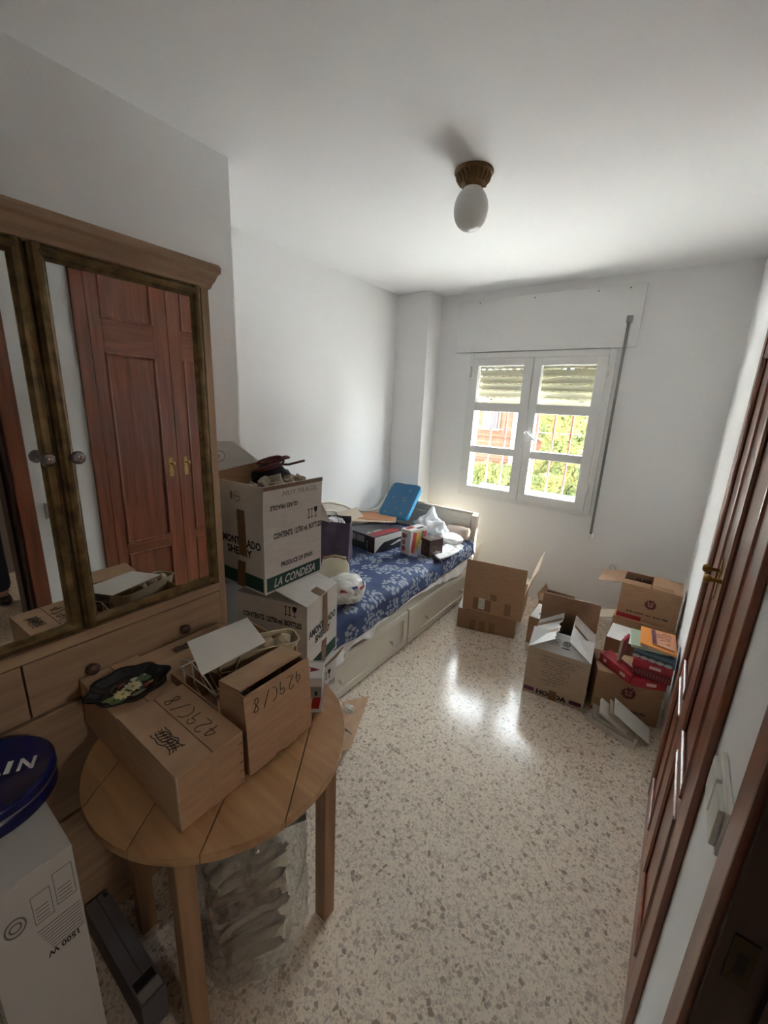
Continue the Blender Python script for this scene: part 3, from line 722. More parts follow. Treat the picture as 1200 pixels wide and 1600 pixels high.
for x0, x1 in ((-2.22, -1.95), (-1.93, -1.66), (-1.64, -1.38)):
    MB().box((x0, 3.238, .44), (x1, 3.246, .67)).build('headboard_panel', IV, bd, bevel=.003)
MB().tube([(-2.26, 3.258, .726), (bx-.005, 3.258, .726)], .018, 10).build('headboard_cap', IV, bd)
MB().box((bx-.052, 3.232, .02), (bx-.006, 3.285, .712)).build('post', IV, bd, bevel=.004)
MB().box((bx-.052, 3.228, .698), (bx, 3.290, .722)).build('post_cap', IV, bd, bevel=.006)
# curved back panel along the wall
def wave(y):
    pts = [(1.24, .84), (1.8, .86), (2.2, .845), (2.4, .825), (2.55, .78), (2.72, .70), (2.9, .655), (3.06, .645), (3.16, .69), (3.24, .76)]
    for (a, za), (b, zb) in zip(pts, pts[1:]):
        if y <= b:
            t = (y-a)/(b-a); t = t*t*(3-2*t)*.4 + t*.6; return za + (zb-za)*t
    return pts[-1][1]
n = 60; ys = [1.24 + 2.0*i/n for i in range(n+1)]
mb = MB(); vs = []; 
for x in (-2.285, -2.258):
    for y in ys: vs += [Vector((x, y, .30)), Vector((x, y, wave(y)))]
q = 2*(n+1)
fs = [(2*i, 2*i+1, 2*i+3, 2*i+2) for i in range(n)] + [(q+2*i, q+2*i+2, q+2*i+3, q+2*i+1) for i in range(n)] + [(2*i+1, q+2*i+1, q+2*i+3, 2*i+3) for i in range(n)] + [(0, q, q+1, 1), (2*n, 2*n+1, q+2*n+1, q+2*n)]
mb.add(vs, fs).build('back_panel', IV, bd)
MB().tube([(-2.262, y, wave(y)-.004) for y in ys], .013, 8).build('back_moulding', IV, bd)
MB().tube([(-2.256, y, wave(y)-.075) for y in ys], .006, 6).build('back_bead', IV, bd)
mt = thing('mattress', 'white mattress lying under the blue flowered quilt', 'mattress', (0, 0, .30))
MB().rbox((-2.235, 1.26, .0), (-1.355, 3.225, .185), .04, 4).build('body', mat('ticking', (.6, .6, .6), .9), mt, bevel=.01)

def hang(y, pts):
    for (a, za), (b, zb) in zip(pts, pts[1:]):
        if y <= b: 
            t = max(0, min(1, (y-a)/(b-a))); t = t*t*(3-2*t); return za + (zb-za)*t
    return pts[-1][1]
QH = [(1.2, .37), (1.47, .368), (1.63, .357), (1.88, .359), (2.25, .383), (2.71, .401), (3.09, .412), (3.2, .42)]
def quilt_pt(u, v):
    y = 1.255 + 1.955*u
    hz = hang(y, QH) + .006*noise.noise(Vector((y*9, 0, 3)))
    Lt = .86; Lr = .07; Ld = .505 - .035 - hz; s = v*(Lt + Lr + Ld)
    if s < Lt: x = -2.225 + s; z = .497
    elif s < Lt+Lr:
        t = (s-Lt)/Lr*math.pi/2; x = -2.225 + Lt + .057*math.sin(t); z = .497 - .045*(1-math.cos(t))
    else: x = -2.225+Lt+.057 + .008*(s-Lt-Lr)/max(Ld, .01); z = .452 - (s-Lt-Lr)
    w_ = .010*noise.noise(Vector((x*5.5+y*4, y*2.3-x*2, 1.5))) + .007*(1-abs(noise.noise(Vector((x*6+y*7, y*3.0-x*3, 8.5)))))**3
    if s < Lt: z += w_ + (.004 if True else 0)
    else: x += max(-.004, w_*.9) + .004*math.sin(y*23+2*math.sin(y*5)); z += 0
    return Vector((x, y, z))
QM = flower_cloth()
ql = MB().grid(quilt_pt, 110, 64).build('flowered_quilt', QM, None, solid=.006)
uvl = ql.data.uv_layers.new(name='UVMap')
for lp_ in ql.data.loops:
    i = lp_.vertex_index; uu = (i // 65)/110*1.955; vv = (i % 65)/64*1.05
    uvl.data[lp_.index].uv = (uu, vv)
tag(ql, 'blue quilt with white flower sprays spread over the bed', 'quilt')
SHEET = mat('white_satin', (.80, .78, .76), .35)
SH = [(1.25, .24), (1.40, .225), (1.52, .23), (1.58, .31), (1.66, .30), (1.75, .265), (1.80, .325), (1.95, .335), (2.2, .345), (2.5, .335), (2.62, .32), (2.70, .30), (2.80, .285), (2.95, .275), (3.05, .33), (3.2, .36)]
def sheet_pt(u, v):
    y = 1.26 + 1.94*u; z1 = hang(y, SH); z0 = .40
    z = z0 + (z1-z0)*v
    x = -1.328 + .003*math.sin(y*40+3*noise.noise(Vector((y*6, 0, 0)))) + (.028*v*(1+.6*noise.noise(Vector((y*12, z*5, 2)))) )
    return Vector((x, y, z))
tag(MB().grid(sheet_pt, 130, 8).build('bed_sheet', SHEET, None, solid=.002), 'white satin sheet hanging out below the quilt edge', 'sheet')

# ------------------------------------------------------------------ things lying on the bed
BT = .512
pb = thing('paper_bag', 'dark purple paper carrier bag standing on the bed', 'bag', (-1.905, 2.075, BT), R(28))
PUR = mat('purple_paper', (.075, .045, .075), .6)
w_, d_, h_ = .25, .13, .30
def bagside(a, b, c, d):
    def f(u, v):
        p = Vector(a)*(1-u)*(1-v) + Vector(b)*u*(1-v) + Vector(c)*u*v + Vector(d)*(1-u)*v
        return p + Vector((.008*noise.noise(p*14), .008*noise.noise(p*14+Vector((3,3,3))), 0))
    return f
B = [(-w_/2, -d_/2, 0), (w_/2, -d_/2, 0), (w_/2, d_/2, 0), (-w_/2, d_/2, 0)]; T = [(-w_/2, -d_/2+.01, h_), (w_/2, -d_/2+.02, h_-.01), (w_/2-.01, d_/2, h_+.015), (-w_/2+.01, d_/2-.01, h_+.01)]
mb = MB()
for i in range(4): j = (i+1) % 4; mb.grid(bagside(B[i], B[j], T[j], T[i]), 8, 8, False)
mb.add(B, [(0,3,2,1)])
mb.build('body', PUR, pb, solid=.002)
MB().tube([(-.05, -d_/2+.012, h_-.02), (-.045, -d_/2+.02, h_+.02), (0, -d_/2+.03, h_+.035), (.045, -d_/2+.02, h_+.02), (.05, -d_/2+.012, h_-.02)], .003, 6).build('handle', PUR, pb)
vs, fs = crumple((0, 0, h_-.03), (.08, .05, .045), .35, 2.5, 3, 4)
tag(MB().add([Vector((-1.905, 2.075, BT)) + Matrix.Rotation(R(28), 3, 'Z') @ v for v in vs], fs, False).build('tissue_paper', mat('tissue', (.72, .71, .72), .8), None), 'crumpled white tissue paper inside the purple bag', 'paper')

BLK = mat('black_print', (.018, .018, .020), .35)
bb_ = carton_from('product_box', 'flat black and white printed box lying on the bed', (-2.08, 2.405), (-1.75, 2.358), BT, .325, .128, m_out=BLK, closed=True, seam='x', seamoff=.9)
f = bb_.face('front'); W = bb_.w
for u0 in (.04, .135): patch(f, u0, .062, u0+.085, .112, mat('photo_grey', (.30, .27, .24), .5), bb_.root, 'printed_photo')
patch(f, .285, .004, .312, .124, mat('dark_red_strip', (.10, .015, .018), .5), bb_.root, 'red_strip'); print_row(Frame(f.p(.262, .015), f.ey, -f.ex, f.n), 0, 0, .095, .018, mat('grey_ink2', (.35,.34,.33), .5), bb_.root, 3)
f = bb_.face('right')
mb = MB(); mb.slab([f.p(0, .002, .0008), f.p(.075, .058, .0008), f.p(.10, .072, .0008), f.p(.322, .082, .0008), f.p(.322, .126, .0008), f.p(0, .126, .0008)], .0005); mb.build('white_print_panel', mat('box_white', (.62, .58, .53), .5), bb_.root)
mb = MB(); mb.slab([f.p(.17, .035, .0009), f.p(.20, .028, .0009), f.p(.30, .046, .0009), f.p(.29, .062, .0009)], .0005); mb.build('printed_iron', mat('box_white', (.62, .58, .53), .5), bb_.root)
f = bb_.face('top')
patch(f, .245, .02, .275, .30, REDP, bb_.root, 'red_strip'); patch(f, .29, .02, .312, .30, REDP, bb_.root, 'red_strip')
print_row(Frame(f.p(.24, .03), f.ey, -f.ex, f.n), 0, .012, .19, .024, mat('box_white', (.62, .58, .53), .5), bb_.root, 5)
# folders leaning behind
for i, (c, lab) in enumerate((((.42, .20, .10), 'brown card folder lying across the flat black printed box'), ((.50, .40, .28), 'pale card folder lying under the brown folder'))):
    tag(MB().slab([(-2.17+.0*i, 2.60-.10*i, BT+.142+.004*(1-i)), (-1.86+.02*i, 2.78-.02*i, BT+.142+.004*(1-i)), (-1.98, 3.02-.03*i, BT+.142+.004*(1-i)), (-2.22, 2.86, BT+.142+.004*(1-i))], -.003).build('card_folder', mat('folder_card_%d' % i, c, .7), None), lab, 'folder')
fl_ = tag(MB().slab([(-2.11, 2.46, BT+.131), (-2.12, 2.72, BT+.131), (-2.225, 2.70, BT+.215), (-2.225, 2.45, BT+.215)], .003).build('card_folder', mat('folder_card_2', (.42, .35, .27), .7), None), 'buff card folder leaning on the curved back panel', 'folder')
# blue foam pad
def dotted():
    M = bpy.data.materials.new('dotted_blue_cover'); M.use_nodes = True; nt = M.node_tree; b = nt.nodes['Principled BSDF']
    tc = nt.nodes.new('ShaderNodeTexCoord'); vo = nt.nodes.new('ShaderNodeTexVoronoi'); vo.inputs['Scale'].default_value = 26
    nt.links.new(tc.outputs['Object'], vo.inputs[0])
    mr = nt.nodes.new('ShaderNodeMapRange'); mr.inputs[1].default_value = .36; mr.inputs[2].default_value = .26; mr.inputs[4].default_value = .55; nt.links.new(vo.outputs['Distance'], mr.inputs[0])
    sep = nt.nodes.new('ShaderNodeSeparateColor'); nt.links.new(vo.outputs['Color'], sep.inputs[0])
    rp = nt.nodes.new('ShaderNodeValToRGB'); rp.color_ramp.interpolation = 'CONSTANT'
    rp.color_ramp.elements[0].color = (.04, .17, .36, 1); rp.color_ramp.elements[1].color = (.32, .30, .14, 1); rp.color_ramp.elements[1].position = .55
    e = rp.color_ramp.elements.new(.75); e.color = (.30, .12, .14, 1); e = rp.color_ramp.elements.new(.88); e.color = (.08, .10, .34, 1)
    nt.links.new(sep.outputs[0], rp.inputs[0])
    mx = nt.nodes.new('ShaderNodeMix'); mx.data_type = 'RGBA'; mx.inputs[6].default_value = (.025, .13, .27, 1); nt.links.new(mr.outputs[0], mx.inputs[0]); nt.links.new(rp.outputs[0], mx.inputs[7])
    nt.links.new(mx.outputs[2], b.inputs['Base Color']); b.inputs['Roughness'].default_value = .6
    return M
pd = thing('foam_pad', 'blue dotted rectangular foam pad leaning on the headboard', 'pad', (-1.965, 2.885, BT+.150))
Mp = Matrix.Rotation(R(8), 4, 'Z') @ Matrix.Rotation(R(-51), 4, 'X') @ Matrix.Rotation(R(90), 4, 'X')
PW, PL = .145, .385
def pad_prism(g, z0, z1):
    r = .04; pts = []
    for cx, cy, a0 in ((PW-g-r, PL-g-r, 0), (-PW+g+r, PL-g-r, 90), (-PW+g+r, g+r, 180), (PW-g-r, g+r, 270)):
        for i in range(5): t = R(a0+22.5*i); pts.append((cx+r*math.cos(t), cy+r*math.sin(t)))
    return MB().prism(pts, z0, z1, Mp)
pad_prism(0, -.045, 0).build('cushion', mat('pad_side_blue', (.05, .33, .58), .5), pd, bevel=.006)
pad_prism(.004, 0, .004).build('cover', dotted(), pd)
# small cartons
cb = carton_from('product_box', 'upright white and red printed box beside the flat black box', (-1.622, 2.522), (-1.528, 2.506), BT, .19, .195, m_out=mat('toy_box_board', (.60, .57, .53), .5), closed=True, seam='x', seamoff=.85)
f = cb.face('front')
for v0 in (.025, .075, .125): patch(f, .012, v0, .045, v0+.038, mat('toy_red', (.33, .04, .04), .5) if v0 != .075 else mat('toy_pink', (.36, .12, .13), .5), cb.root, 'printed_panel')
patch(f, .05, .135, .058, .16, INK, cb.root, 'printed_mark')
f = cb.face('right')
for i, (c, a, b_) in enumerate((((.45, .05, .04), .01, .05), ((.55, .35, .05), .05, .085), ((.42, .30, .08), .085, .11), ((.05, .09, .07), .11, .13))):
    mb = MB(); mb.slab([f.p(a, .02+.03*i, .0009), f.p(b_, .01+.03*i, .0009), f.p(b_+.02, .17, .0009), f.p(a+.02, .18, .0009)], .0003); mb.build('printed_pencil', mat('toy_col_%d' % i, c, .5), cb.root)
patch(f, .135, .12, .185, .17, mat('toy_red', (.33, .04, .04), .5), cb.root, 'printed_panel')
f = cb.face('top'); patch(f, .01, .02, .05, .10, REDP, cb.root, 'printed_panel'); patch(f, .06, .09, .09, .17, INK, cb.root, 'printed_panel')
db = carton_from('small_box', 'small dark brown printed box on the quilt', (-1.488, 2.602), (-1.398, 2.572), BT, .135, .135, m_out=mat('dark_gift_board', (.055, .032, .026), .35), closed=True, seam='x', seamoff=.95)
for sd in ('front', 'right'):
    f = db.face(sd); ring_mark(f, .045, .06, .03, mat('dim_print', (.13, .075, .05), .5), db.root, 'printed_wreath', .4)
f = db.face('right'); mb = MB(); mb.slab([f.p(.03, .03, .0009), f.p(.11, .015, .0009), f.p(.12, .03, .0009), f.p(.07, .045, .0009)], .0003); mb.build('printed_ribbon', mat('pale_print', (.40, .36, .33), .5), db.root)
patch(db.face('top'), .03, .06, .05, .08, mat('pale_print', (.40, .36, .33), .5), db.root, 'price_sticker')
# white plastic bag and folded linen
PLAST = mat('white_plastic_film', (.74, .75, .78), .3)
vs, fs = crumple((-1.655, 3.03, BT+.075), (.135, .115, .10), .38, 2.2, 4, 11, BT+.004)
vs = [Vector((v.x, v.y, v.z + .10*max(0, 1-math.hypot(v.x+1.66, v.y-3.05)/.075)**1.5*(1 if v.z > BT+.08 else 0))) for v in vs]
tag(MB().add(vs, fs, True).build('plastic_bag', PLAST, None), 'knotted white plastic bag lying against the headboard', 'bag')
vs, fs = crumple((-1.435, 2.985, BT+.038), (.10, .11, .040), .16, 2.0, 4, 21, BT+.003)
tag(MB().add(vs, fs, True).build('folded_linen', mat('white_linen', (.72, .71, .70), .8), None), 'folded white linen heap beside the plastic bag', 'linen')
def lace(u, v):
    x = -1.46 + .16*v + .03*math.sin(3*u); y = 2.66 + .40*u - .10*v
    return Vector((x, y, BT+.012+.012*math.sin(v*9)*math.sin(u*3.1)+.012*noise.noise(Vector((u*9, v*7, 3)))+.010*(1-abs(2*v-1))))
tag(MB().grid(lace, 36, 16).build('lace_runner', mat('lace_white', (.66, .64, .62), .85, bump=(260, .5)), None, solid=.006), 'crinkled white lace cloth along the quilt edge by the dark brown box', 'cloth')
bo = thing('bolster', 'pinkish beige bolster cushion at the foot of the headboard', 'cushion', (-1.455, 3.165, BT+.052))
MB().lathe([(0, -.105), (.040, -.103), (.052, -.092), (.055, 0), (.052, .092), (.040, .103), (0, .105)], 18, Matrix.Rotation(R(90), 4, 'Y')).build('cover', mat('bolster_cloth', (.52, .42, .35), .8, bump=(40, .2)), bo)
# printed plastic bag and cream handle bag near the boxes
pg = thing('shopping_bag', 'crumpled white plastic shopping bag with red and blue print on the quilt', 'bag', (-1.43, 1.66, BT))
SHOP = mat('shopping_film', (.62, .60, .55), .28)
vs, fs = crumple((0, 0, .066), (.11, .12, .080), .16, 2.2, 4, 31, .003)
MB().add(vs, fs, False).build('body', SHOP, pg)
rng = random.Random(2)
for i, c in enumerate(((.40, .02, .03), (.04, .05, .22), (.40, .02, .03), (.04, .05, .22))):
    dd_ = Vector((math.cos(-.9+.55*i), math.sin(-.9+.55*i)*.9, .35+.2*(i % 2))).normalized()
    k = 1.0
    best = max(vs, key=lambda v: (v-Vector((0,0,.06))).normalized().dot(dd_))
    nrm = (best - Vector((0,0,.06))).normalized(); tx = Vector((-dd_.y, dd_.x, 0)).normalized(); ty = nrm.cross(tx)
    MB().slab([best + nrm*.004 + tx*a + ty*b for a, b in ((-.022, -.009), (.022, -.006), (.020, .009), (-.018, .008))], .004).build('printed_logo', mat('bag_red' if i % 2 == 0 else 'bag_blue', c, .4), pg)
hb = thing('handle_bag', 'cream plastic carrier bag with a wooden handle on the bed', 'bag', (-1.64, 1.80, BT), R(40))
CREAM = mat('cream_film', (.62, .56, .40), .4)
def hbag(u, v):
    a = 2*math.pi*u; r = 1 - .35*v**2
    p = Vector((.10*r*math.cos(a), (.055*(1-v)+.012)*math.sin(a), .165*v))
    return p + Vector((.01*noise.noise(p*22), .01*noise.noise(p*22+Vector((9,1,1))), 0))
MB().grid(hbag, 28, 10).build('body', CREAM, hb, solid=.002)
MB().tube([(-.07, 0, .155), (0, 0, .170), (.07, 0, .155)], .010, 8).build('handle', mat('handle_wood', (.30, .19, .10), .5), hb)

# ------------------------------------------------------------------ stack of wine cartons beside the wardrobe
def sherry_long(c, fr, h, inkflap=None):
    r = c.root; W = c.d if True else c.w
    return
def side_contents(c, sd, W):
    f = c.face(sd); r = c.root
    lettering(f, 'CONTENTS: 12/750 ml. BOTTLES', .045*W/.3, .205, W*.84, .022, INK, r, bold=.035)
    icon_arrows(f, W*.74, .248, .030, INK, r)
    lettering(f, 'PRODUCE OF SPAIN', W*.26, .088, W*.56, .019, INK, r, bold=.035)
    patch(f, .008, .008, W-.008, .062, GREEN, r, 'green_band')
    lettering(f, 'LA CONDESA', W*.13, .018, W*.74, .034, WINK, r, shear=.25, bold=.025, off=.0013)
def side_name(c, sd, W):
    f = c.face(sd); r = c.root
    lettering(f, 'AMONTILLADO', W*.06, .168, W*.88, .030, INK, r, bold=.035)
    lettering(f, 'SHERRY', W*.24, .128, W*.52, .030, INK, r, bold=.035)
    patch(f, .008, .008, W-.008, .062, GREEN, r, 'green_band')
    patch(f, W*.50, .13, W*.66, .305, TAPE, r, 'tape', off=.0016, skew=-.006)
    patch(f, W*.42, -.0, W*.58, .105, TAPE, r, 'tape', off=.0016, skew=.012)
LG = 'wine cartons stacked beside the wardrobe'
# on the floor, lying on its side with the flap out towards the room
fb = Carton('wine_carton', 'white wine carton on the floor under the stack, flap spread on the tiles', (-1.36, .875, 0), 0, .325, .31, .275, m_out=WBOARD, m_in=KRAFT, closed=True, group=LG)
f = fb.face('right'); patch(f, .012, .008, .30, .062, GREEN, fb.root, 'green_band'); lettering(f, 'LA CONDESA', .05, .018, .235, .034, WINK, fb.root, shear=.25, bold=.025, off=.0013)
MB().slab([(.330, .315, .052), (.345, .36, .030), (.20, .70, .045), (.16, .52, .10)], .004).build('flap', KRAFT, fb.root)
MB().slab([(.20, .313, .15), (.325, .313, .20), (.325, .40, .08), (.20, .42, .07)], .004).build('flap', DBOARD, fb.root)
vs, fs = crumple((-1.135, 1.36, .115), (.03, .022, .02), .4, 2.5, 3, 8)
tag(MB().add(vs, fs).build('paper_scrap', mat('scrap_white', (.60, .55, .48), .8), None), 'small crumpled paper scrap resting on the spread carton flap', 'paper')
b3 = Carton('wine_carton', 'white wine carton standing on the floor carton, mostly hidden', (-1.335, .865, .277), R(6), .325, .26, .29, m_out=WBOARD, m_in=KRAFT, closed=True, group=LG)
f = b3.face('right'); lettering(f, 'CONTENTS: 12/750 ml. BOTTLES', .02, .17, .23, .022, INK, b3.root, bold=.02); icon_arrows(f, .17, .215, .028, INK, b3.root)
MB().slab([(.329, .10, .286), (.329, .26, .286), (.345, .285, .325), (.345, .11, .300)], .004).build('flap', KRAFT2, b3.root)
# AMONTILLADO carton: long side to the camera side, short side to the room
lc = carton_from('wine_carton', 'white wine carton, one flap raised, below the tall open carton', (-1.318, .878), (-1.012, .963), .572, .245, .31, m_out=WBOARD, m_in=WBOARD, group=LG, flaps={'right': (-73, .158)})
lc.flap('front', -91, .12); lc.flap('back', -91, .12)
f = lc.face('front'); lettering(f, 'CONTENTS: 12/750 ml. BOTTLES', .03, .215, .265, .022, INK, lc.root, bold=.035); icon_arrows(f, .222, .258, .030, INK, lc.root)
side_name(lc, 'right', .245)
patch(lc.fl['right'], .10, .0, .145, .045, TAPE, lc.root, 'tape', off=.0008)
# tall open carton with raised flaps
uc = carton_from('wine_carton', 'open white wine carton with raised flaps on top of the stack', (-1.415, .871), (-1.143, .882), .917, .30, .298, m_out=WBOARD, m_in=KRAFT, group=LG,
    flaps={'front': (-1, .105), 'right': (3, .108), 'back': (150, .11), 'left': (0, .155, 0, .0, -.03)})
side_name(uc, 'front', uc.w); side_contents(uc, 'right', .30)
fr_ = uc.fl['front']; ring_mark(fr_, .135, .055, .019, GREYP, uc.root); print_row(fr_, .122, .050, .026, .010, GREYP, uc.root, 7)
MB().slab([fr_.p(.095+a, .04+b, .0009) for a, b in ((0, 0), (.014, 0), (.014, .022), (.010, .030), (.004, .030), (0, .022))], .0002).build('bottle_mark', GREYP, uc.root)
fr_ = uc.fl['right']
lettering(fr_.flip(.165, .045), 'GLASS FRAGILE', .0, .012, .135, .017, INK, uc.root, bold=.02)
lettering(fr_, 'MUY FRAGIL', .085, .062, .185, .019, GREYP, uc.root, bold=-.004, shear=.2, name='handwriting')
patch(fr_, .0, .092, .30, .107, TAPE, uc.root, 'tape')
for i, (px, py, pz, rr, lab) in enumerate(((-1.225, .985, 1.270, .055, 'crumpled newspaper wad in the near corner of the top wine carton'), (-1.315, .965, 1.240, .055, 'crumpled newspaper wad in the middle of the top wine carton'), (-1.235, 1.105, 1.265, .055, 'crumpled newspaper wad at the far flap of the top wine carton'))):
    vs, fs = crumple((px, py, pz), (rr, rr, .06), .5, 2.8, 3, 40+i)
    tag(MB().add(vs, fs).build('crumpled_newspaper', mat('newsprint', (.40, .34, .27), .85, var=(60, .25, (1,1,1))), None), lab, 'paper', 'newspaper wads in the top carton')
# carton behind with cord
e0_ = Carton('moving_carton', 'closed brown carton on the floor between the stack and the wall', (-1.706, .86, 0), 0, .272, .32, .612, m_out=KRAFT2, closed=True)
ec = Carton('moving_carton', 'grey white carton with one tall raised flap behind the top wine carton', (-1.706, .86, .614), 0, .272, .32, .596, m_out=GBOARD, m_in=KRAFT)
fl7 = MB(); 
fl7.slab([(.272, .004, .596), (.272, .316, .596), (.272, .316, .690), (.272, .115, .835), (.272, .004, .842)], .004).build('flap', GBOARD, ec.root)
fr7 = Frame((.272, 0, .596), (0, 1, 0), (0, 0, 1), (1, 0, 0))
ring_mark(fr7, .055, .185, .022, GREYP, ec.root); print_row(fr7, .040, .179, .030, .012, GREYP, ec.root, 8)
vs, fs = crumple((-1.335, 1.075, 1.305), (.055, .075, .055), .4, 2.3, 3, 51)
tag(MB().add(vs, fs, True).build('dark_cloth', mat('dark_cloth_m', (.03, .028, .04), .8), None), 'dark bundled cloth in the top open wine carton', 'cloth')
cd = []
for i in range(60):
    t = i/59*2*math.pi*2.6; r = .055+.015*math.sin(t*1.7)
    cd.append((-1.330 + .04*math.cos(t), 1.075 + r*1.25*math.sin(t), 1.365 + .022*math.sin(t*.9+1)))
tag(MB().tube(cd + [(-1.29, 1.13, 1.36), (-1.26, 1.19, 1.375)], .0050, 6).build('coiled_rope', mat('red_cord_m', (.13, .03, .03), .6), None), 'coiled dark red rope on the bundled cloth', 'rope')

# ------------------------------------------------------------------ round table
TZ = .72; tc_ = Vector((-.883, .533)); tr_ = .329
tb = thing('round_table', 'round pine plank table on square legs in front of the wardrobe', 'table', (tc_.x, tc_.y, 0))
a_ = Vector((-.566, .824)); n_ = Vector((.824, .566)); c0 = n_.dot(tc_)
TWOOD = bpy.data.materials.get('table_pine')
def table_wood():
    M = wood('table_pine', (.36, .19, .08), (.50, .29, .14), 0, .42, 7)
    mp = [n for n in M.node_tree.nodes if n.type == 'MAPPING'][0]; mp.inputs['Rotation'].default_value = (0, 0, -math.atan2(a_.y, a_.x))
    return M
TW = table_wood()
edges = [-tr_, -.653-c0, -.502-c0, -.352-c0, -.198-c0, tr_]
for s0, s1 in zip(edges, edges[1:]):
    s0 += .0013; s1 -= .0013; pts = []
    k = 24
    for i in range(k+1):
        s_ = s0 + (s1-s0)*i/k; hgt = math.sqrt(max(0, tr_**2 - s_**2)); pts.append((n_*s_ + a_*hgt))
    for i in range(k, -1, -1):
        s_ = s0 + (s1-s0)*i/k; hgt = math.sqrt(max(0, tr_**2 - s_**2)); q_ = n_*s_ - a_*hgt
        if (q_ - pts[-1]).length > 1e-4: pts.append(q_)
    if (pts[0]-pts[-1]).length < 1e-4: pts.pop()
    if (pts[0]-pts[-1]).length < 1e-4: pts.pop()
    MB().prism([(p.x, p.y) for p in pts], TZ-.024, TZ-.0005).build('plank', TW, tb, bevel=.0012)
LEGW = wood('table_leg_pine', (.25, .12, .05), (.36, .20, .095), 2, .45, 8)
legs = [Vector((.208, .182)), Vector((.148, -.218)), Vector((-.208, -.182)), Vector((-.148, .218))]
ang = math.atan2(legs[0].y, legs[0].x) - R(45)
for l_ in legs:
    Ml = Matrix.Translation((l_.x, l_.y, 0)) @ Matrix.Rotation(ang, 4, 'Z')
    MB().box((-.022, -.022, 0), (.022, .022, TZ-.024), Ml).build('leg', LEGW, tb, bevel=.003)
for i in range(4):
    p, q_ = legs[i], legs[(i+1) % 4]; d_ = (q_-p); mid = (p+q_)/2
    Ml = Matrix.Translation((mid.x, mid.y, 0)) @ Matrix.Rotation(math.atan2(d_.y, d_.x), 4, 'Z')
    MB().box((-d_.length/2+.023, -.010, TZ-.094), (d_.length/2-.023, .010, TZ-.025), Ml).build('apron', LEGW, tb)

# ------------------------------------------------------------------ cartons on the table
rng = random.Random(4)
TG = 'cartons on the round table'
KRAFT_T = mat('kraft_board_tan', (.48, .30, .18), .8, var=(14, .10, (1, 1, 6)))
c4 = Carton('brown_carton', 'closed brown carton with scribble and number 4298, nearest the table rim', (-.975, .312, TZ), 0, .263, .160, .146, closed=True, seam='x', seamoff=.52, group=TG, m_out=KRAFT_T)
f = c4.face('top')
strokes(f, scribble(.115, .025, .085, .030, rng), PEN, c4.root, .0011)
f2 = Frame(f.p(.255, .150), (-1, 0, 0), (0, -1, 0), (0, 0, 1))
strokes(f2, numerals('429(/8', .030, .018, .027, .042), PEN, c4.root, .0010)
patch(c4.face('right'), .078, .0, .096, .144, mat('clear_tape', (.44, .29, .17), .3), c4.root, 'tape')
MB().tube([c4.face('right').p(.002, .002, .0008), c4.face('right').p(.002, .142, .0008)], .0018, 6).build('edge_crease', KRAFT3, c4.root)
for i in range(5): patch(c4.face('right'), .148, .01+.026*i, .158, .0115+.026*i, PEN, c4.root, 'printed_tick')
c5 = Carton('brown_carton', 'closed brown carton under the painted tray, against the wardrobe drawer', (-1.209, .312, TZ), 0, .231, .150, .140, closed=True, seam='x', seamoff=.50, group=TG, m_out=KRAFT_T)
c6 = Carton('brown_carton', 'closed brown carton with scribble, pushed along the wardrobe drawer', (-1.209, .468, TZ), 0, .148, .262, .130, closed=True, seam='y', seamoff=.45, group=TG, m_out=KRAFT_T)
f = c6.face('top'); f2 = Frame(f.p(.0, .0), (0, 1, 0), (-1, 0, 0), (0, 0, 1))
strokes(f2, scribble(.075, -.062, .055, .026, rng), PEN, c6.root, .0010); strokes(f2, numerals('42', .125, -.118, .026, .040), PEN, c6.root, .0010)
# painted tray
ty = thing('painted_tray', 'black lobed oval tray painted with flowers on a brown carton', 'tray', (-1.064, .378, TZ+.1405), R(82))
TB = mat('tray_black', (.012, .014, .016), .22)
def tray_pt(u, v):
    a = 2*math.pi*u
    ex = 1 + .05*math.cos(8*a); tip = 1 + .13*max(0, abs(math.cos(a))-.9)*10*.5
    r = .35 + .65*min(1, v*1.0) if v > 0 else 0
    r = v
    z = .001 if v < .68 else .001 + .020*((v-.68)/.32)**1.2
    return Vector((.093*tip*ex*r*math.cos(a), .080*ex*r*math.sin(a), z))
MB().grid(tray_pt, 72, 12).build('body', TB, ty, solid=.0025)
def daisy(x, y, r, n, c, nm, a0=0):
    mb = MB()
    for i in range(n):
        t = a0 + 2*math.pi*i/n; d_ = Vector((math.cos(t), math.sin(t), 0)); s_ = Vector((-d_.y, d_.x, 0)); o = Vector((x*.72, y*1.15, .0034))
        mb.add([o + d_*r*.2 - s_*r*.08, o + d_*r*.75 - s_*r*.20, o + d_*r, o + d_*r*.75 + s_*r*.20, o + d_*r*.2 + s_*r*.08], [(0,1,2,3,4)])
    return mb.build(nm, mat('paint_%s' % nm + str(c[0]), c, .5), ty)
def dab(x, y, r, e, c, a, nm='painted_leaf'):
    mb = MB(); pts = []
    for i in range(12):
        t = 2*math.pi*i/12; p = Vector((r*math.cos(t), e*math.sin(t)*(1-.4*math.cos(t)))); pts.append(Vector((x*.72 + p.x*math.cos(a) - p.y*math.sin(a), y*1.15 + p.x*math.sin(a) + p.y*math.cos(a), .0032)))
    return mb.add(pts, [tuple(range(12))]).build(nm, mat('dab_%.2f_%.2f' % (c[0], c[1]), c, .5), ty)
daisy(.012, .004, .024, 11, (.66, .60, .38), 'painted_daisy'); daisy(-.026, -.010, .023, 11, (.64, .56, .30), 'painted_daisy', .2)
dab(.012, .004, .006, .006, (.35, .20, .03), 0, 'flower_centre'); dab(-.026, -.010, .006, .006, (.35, .20, .03), 0, 'flower_centre')
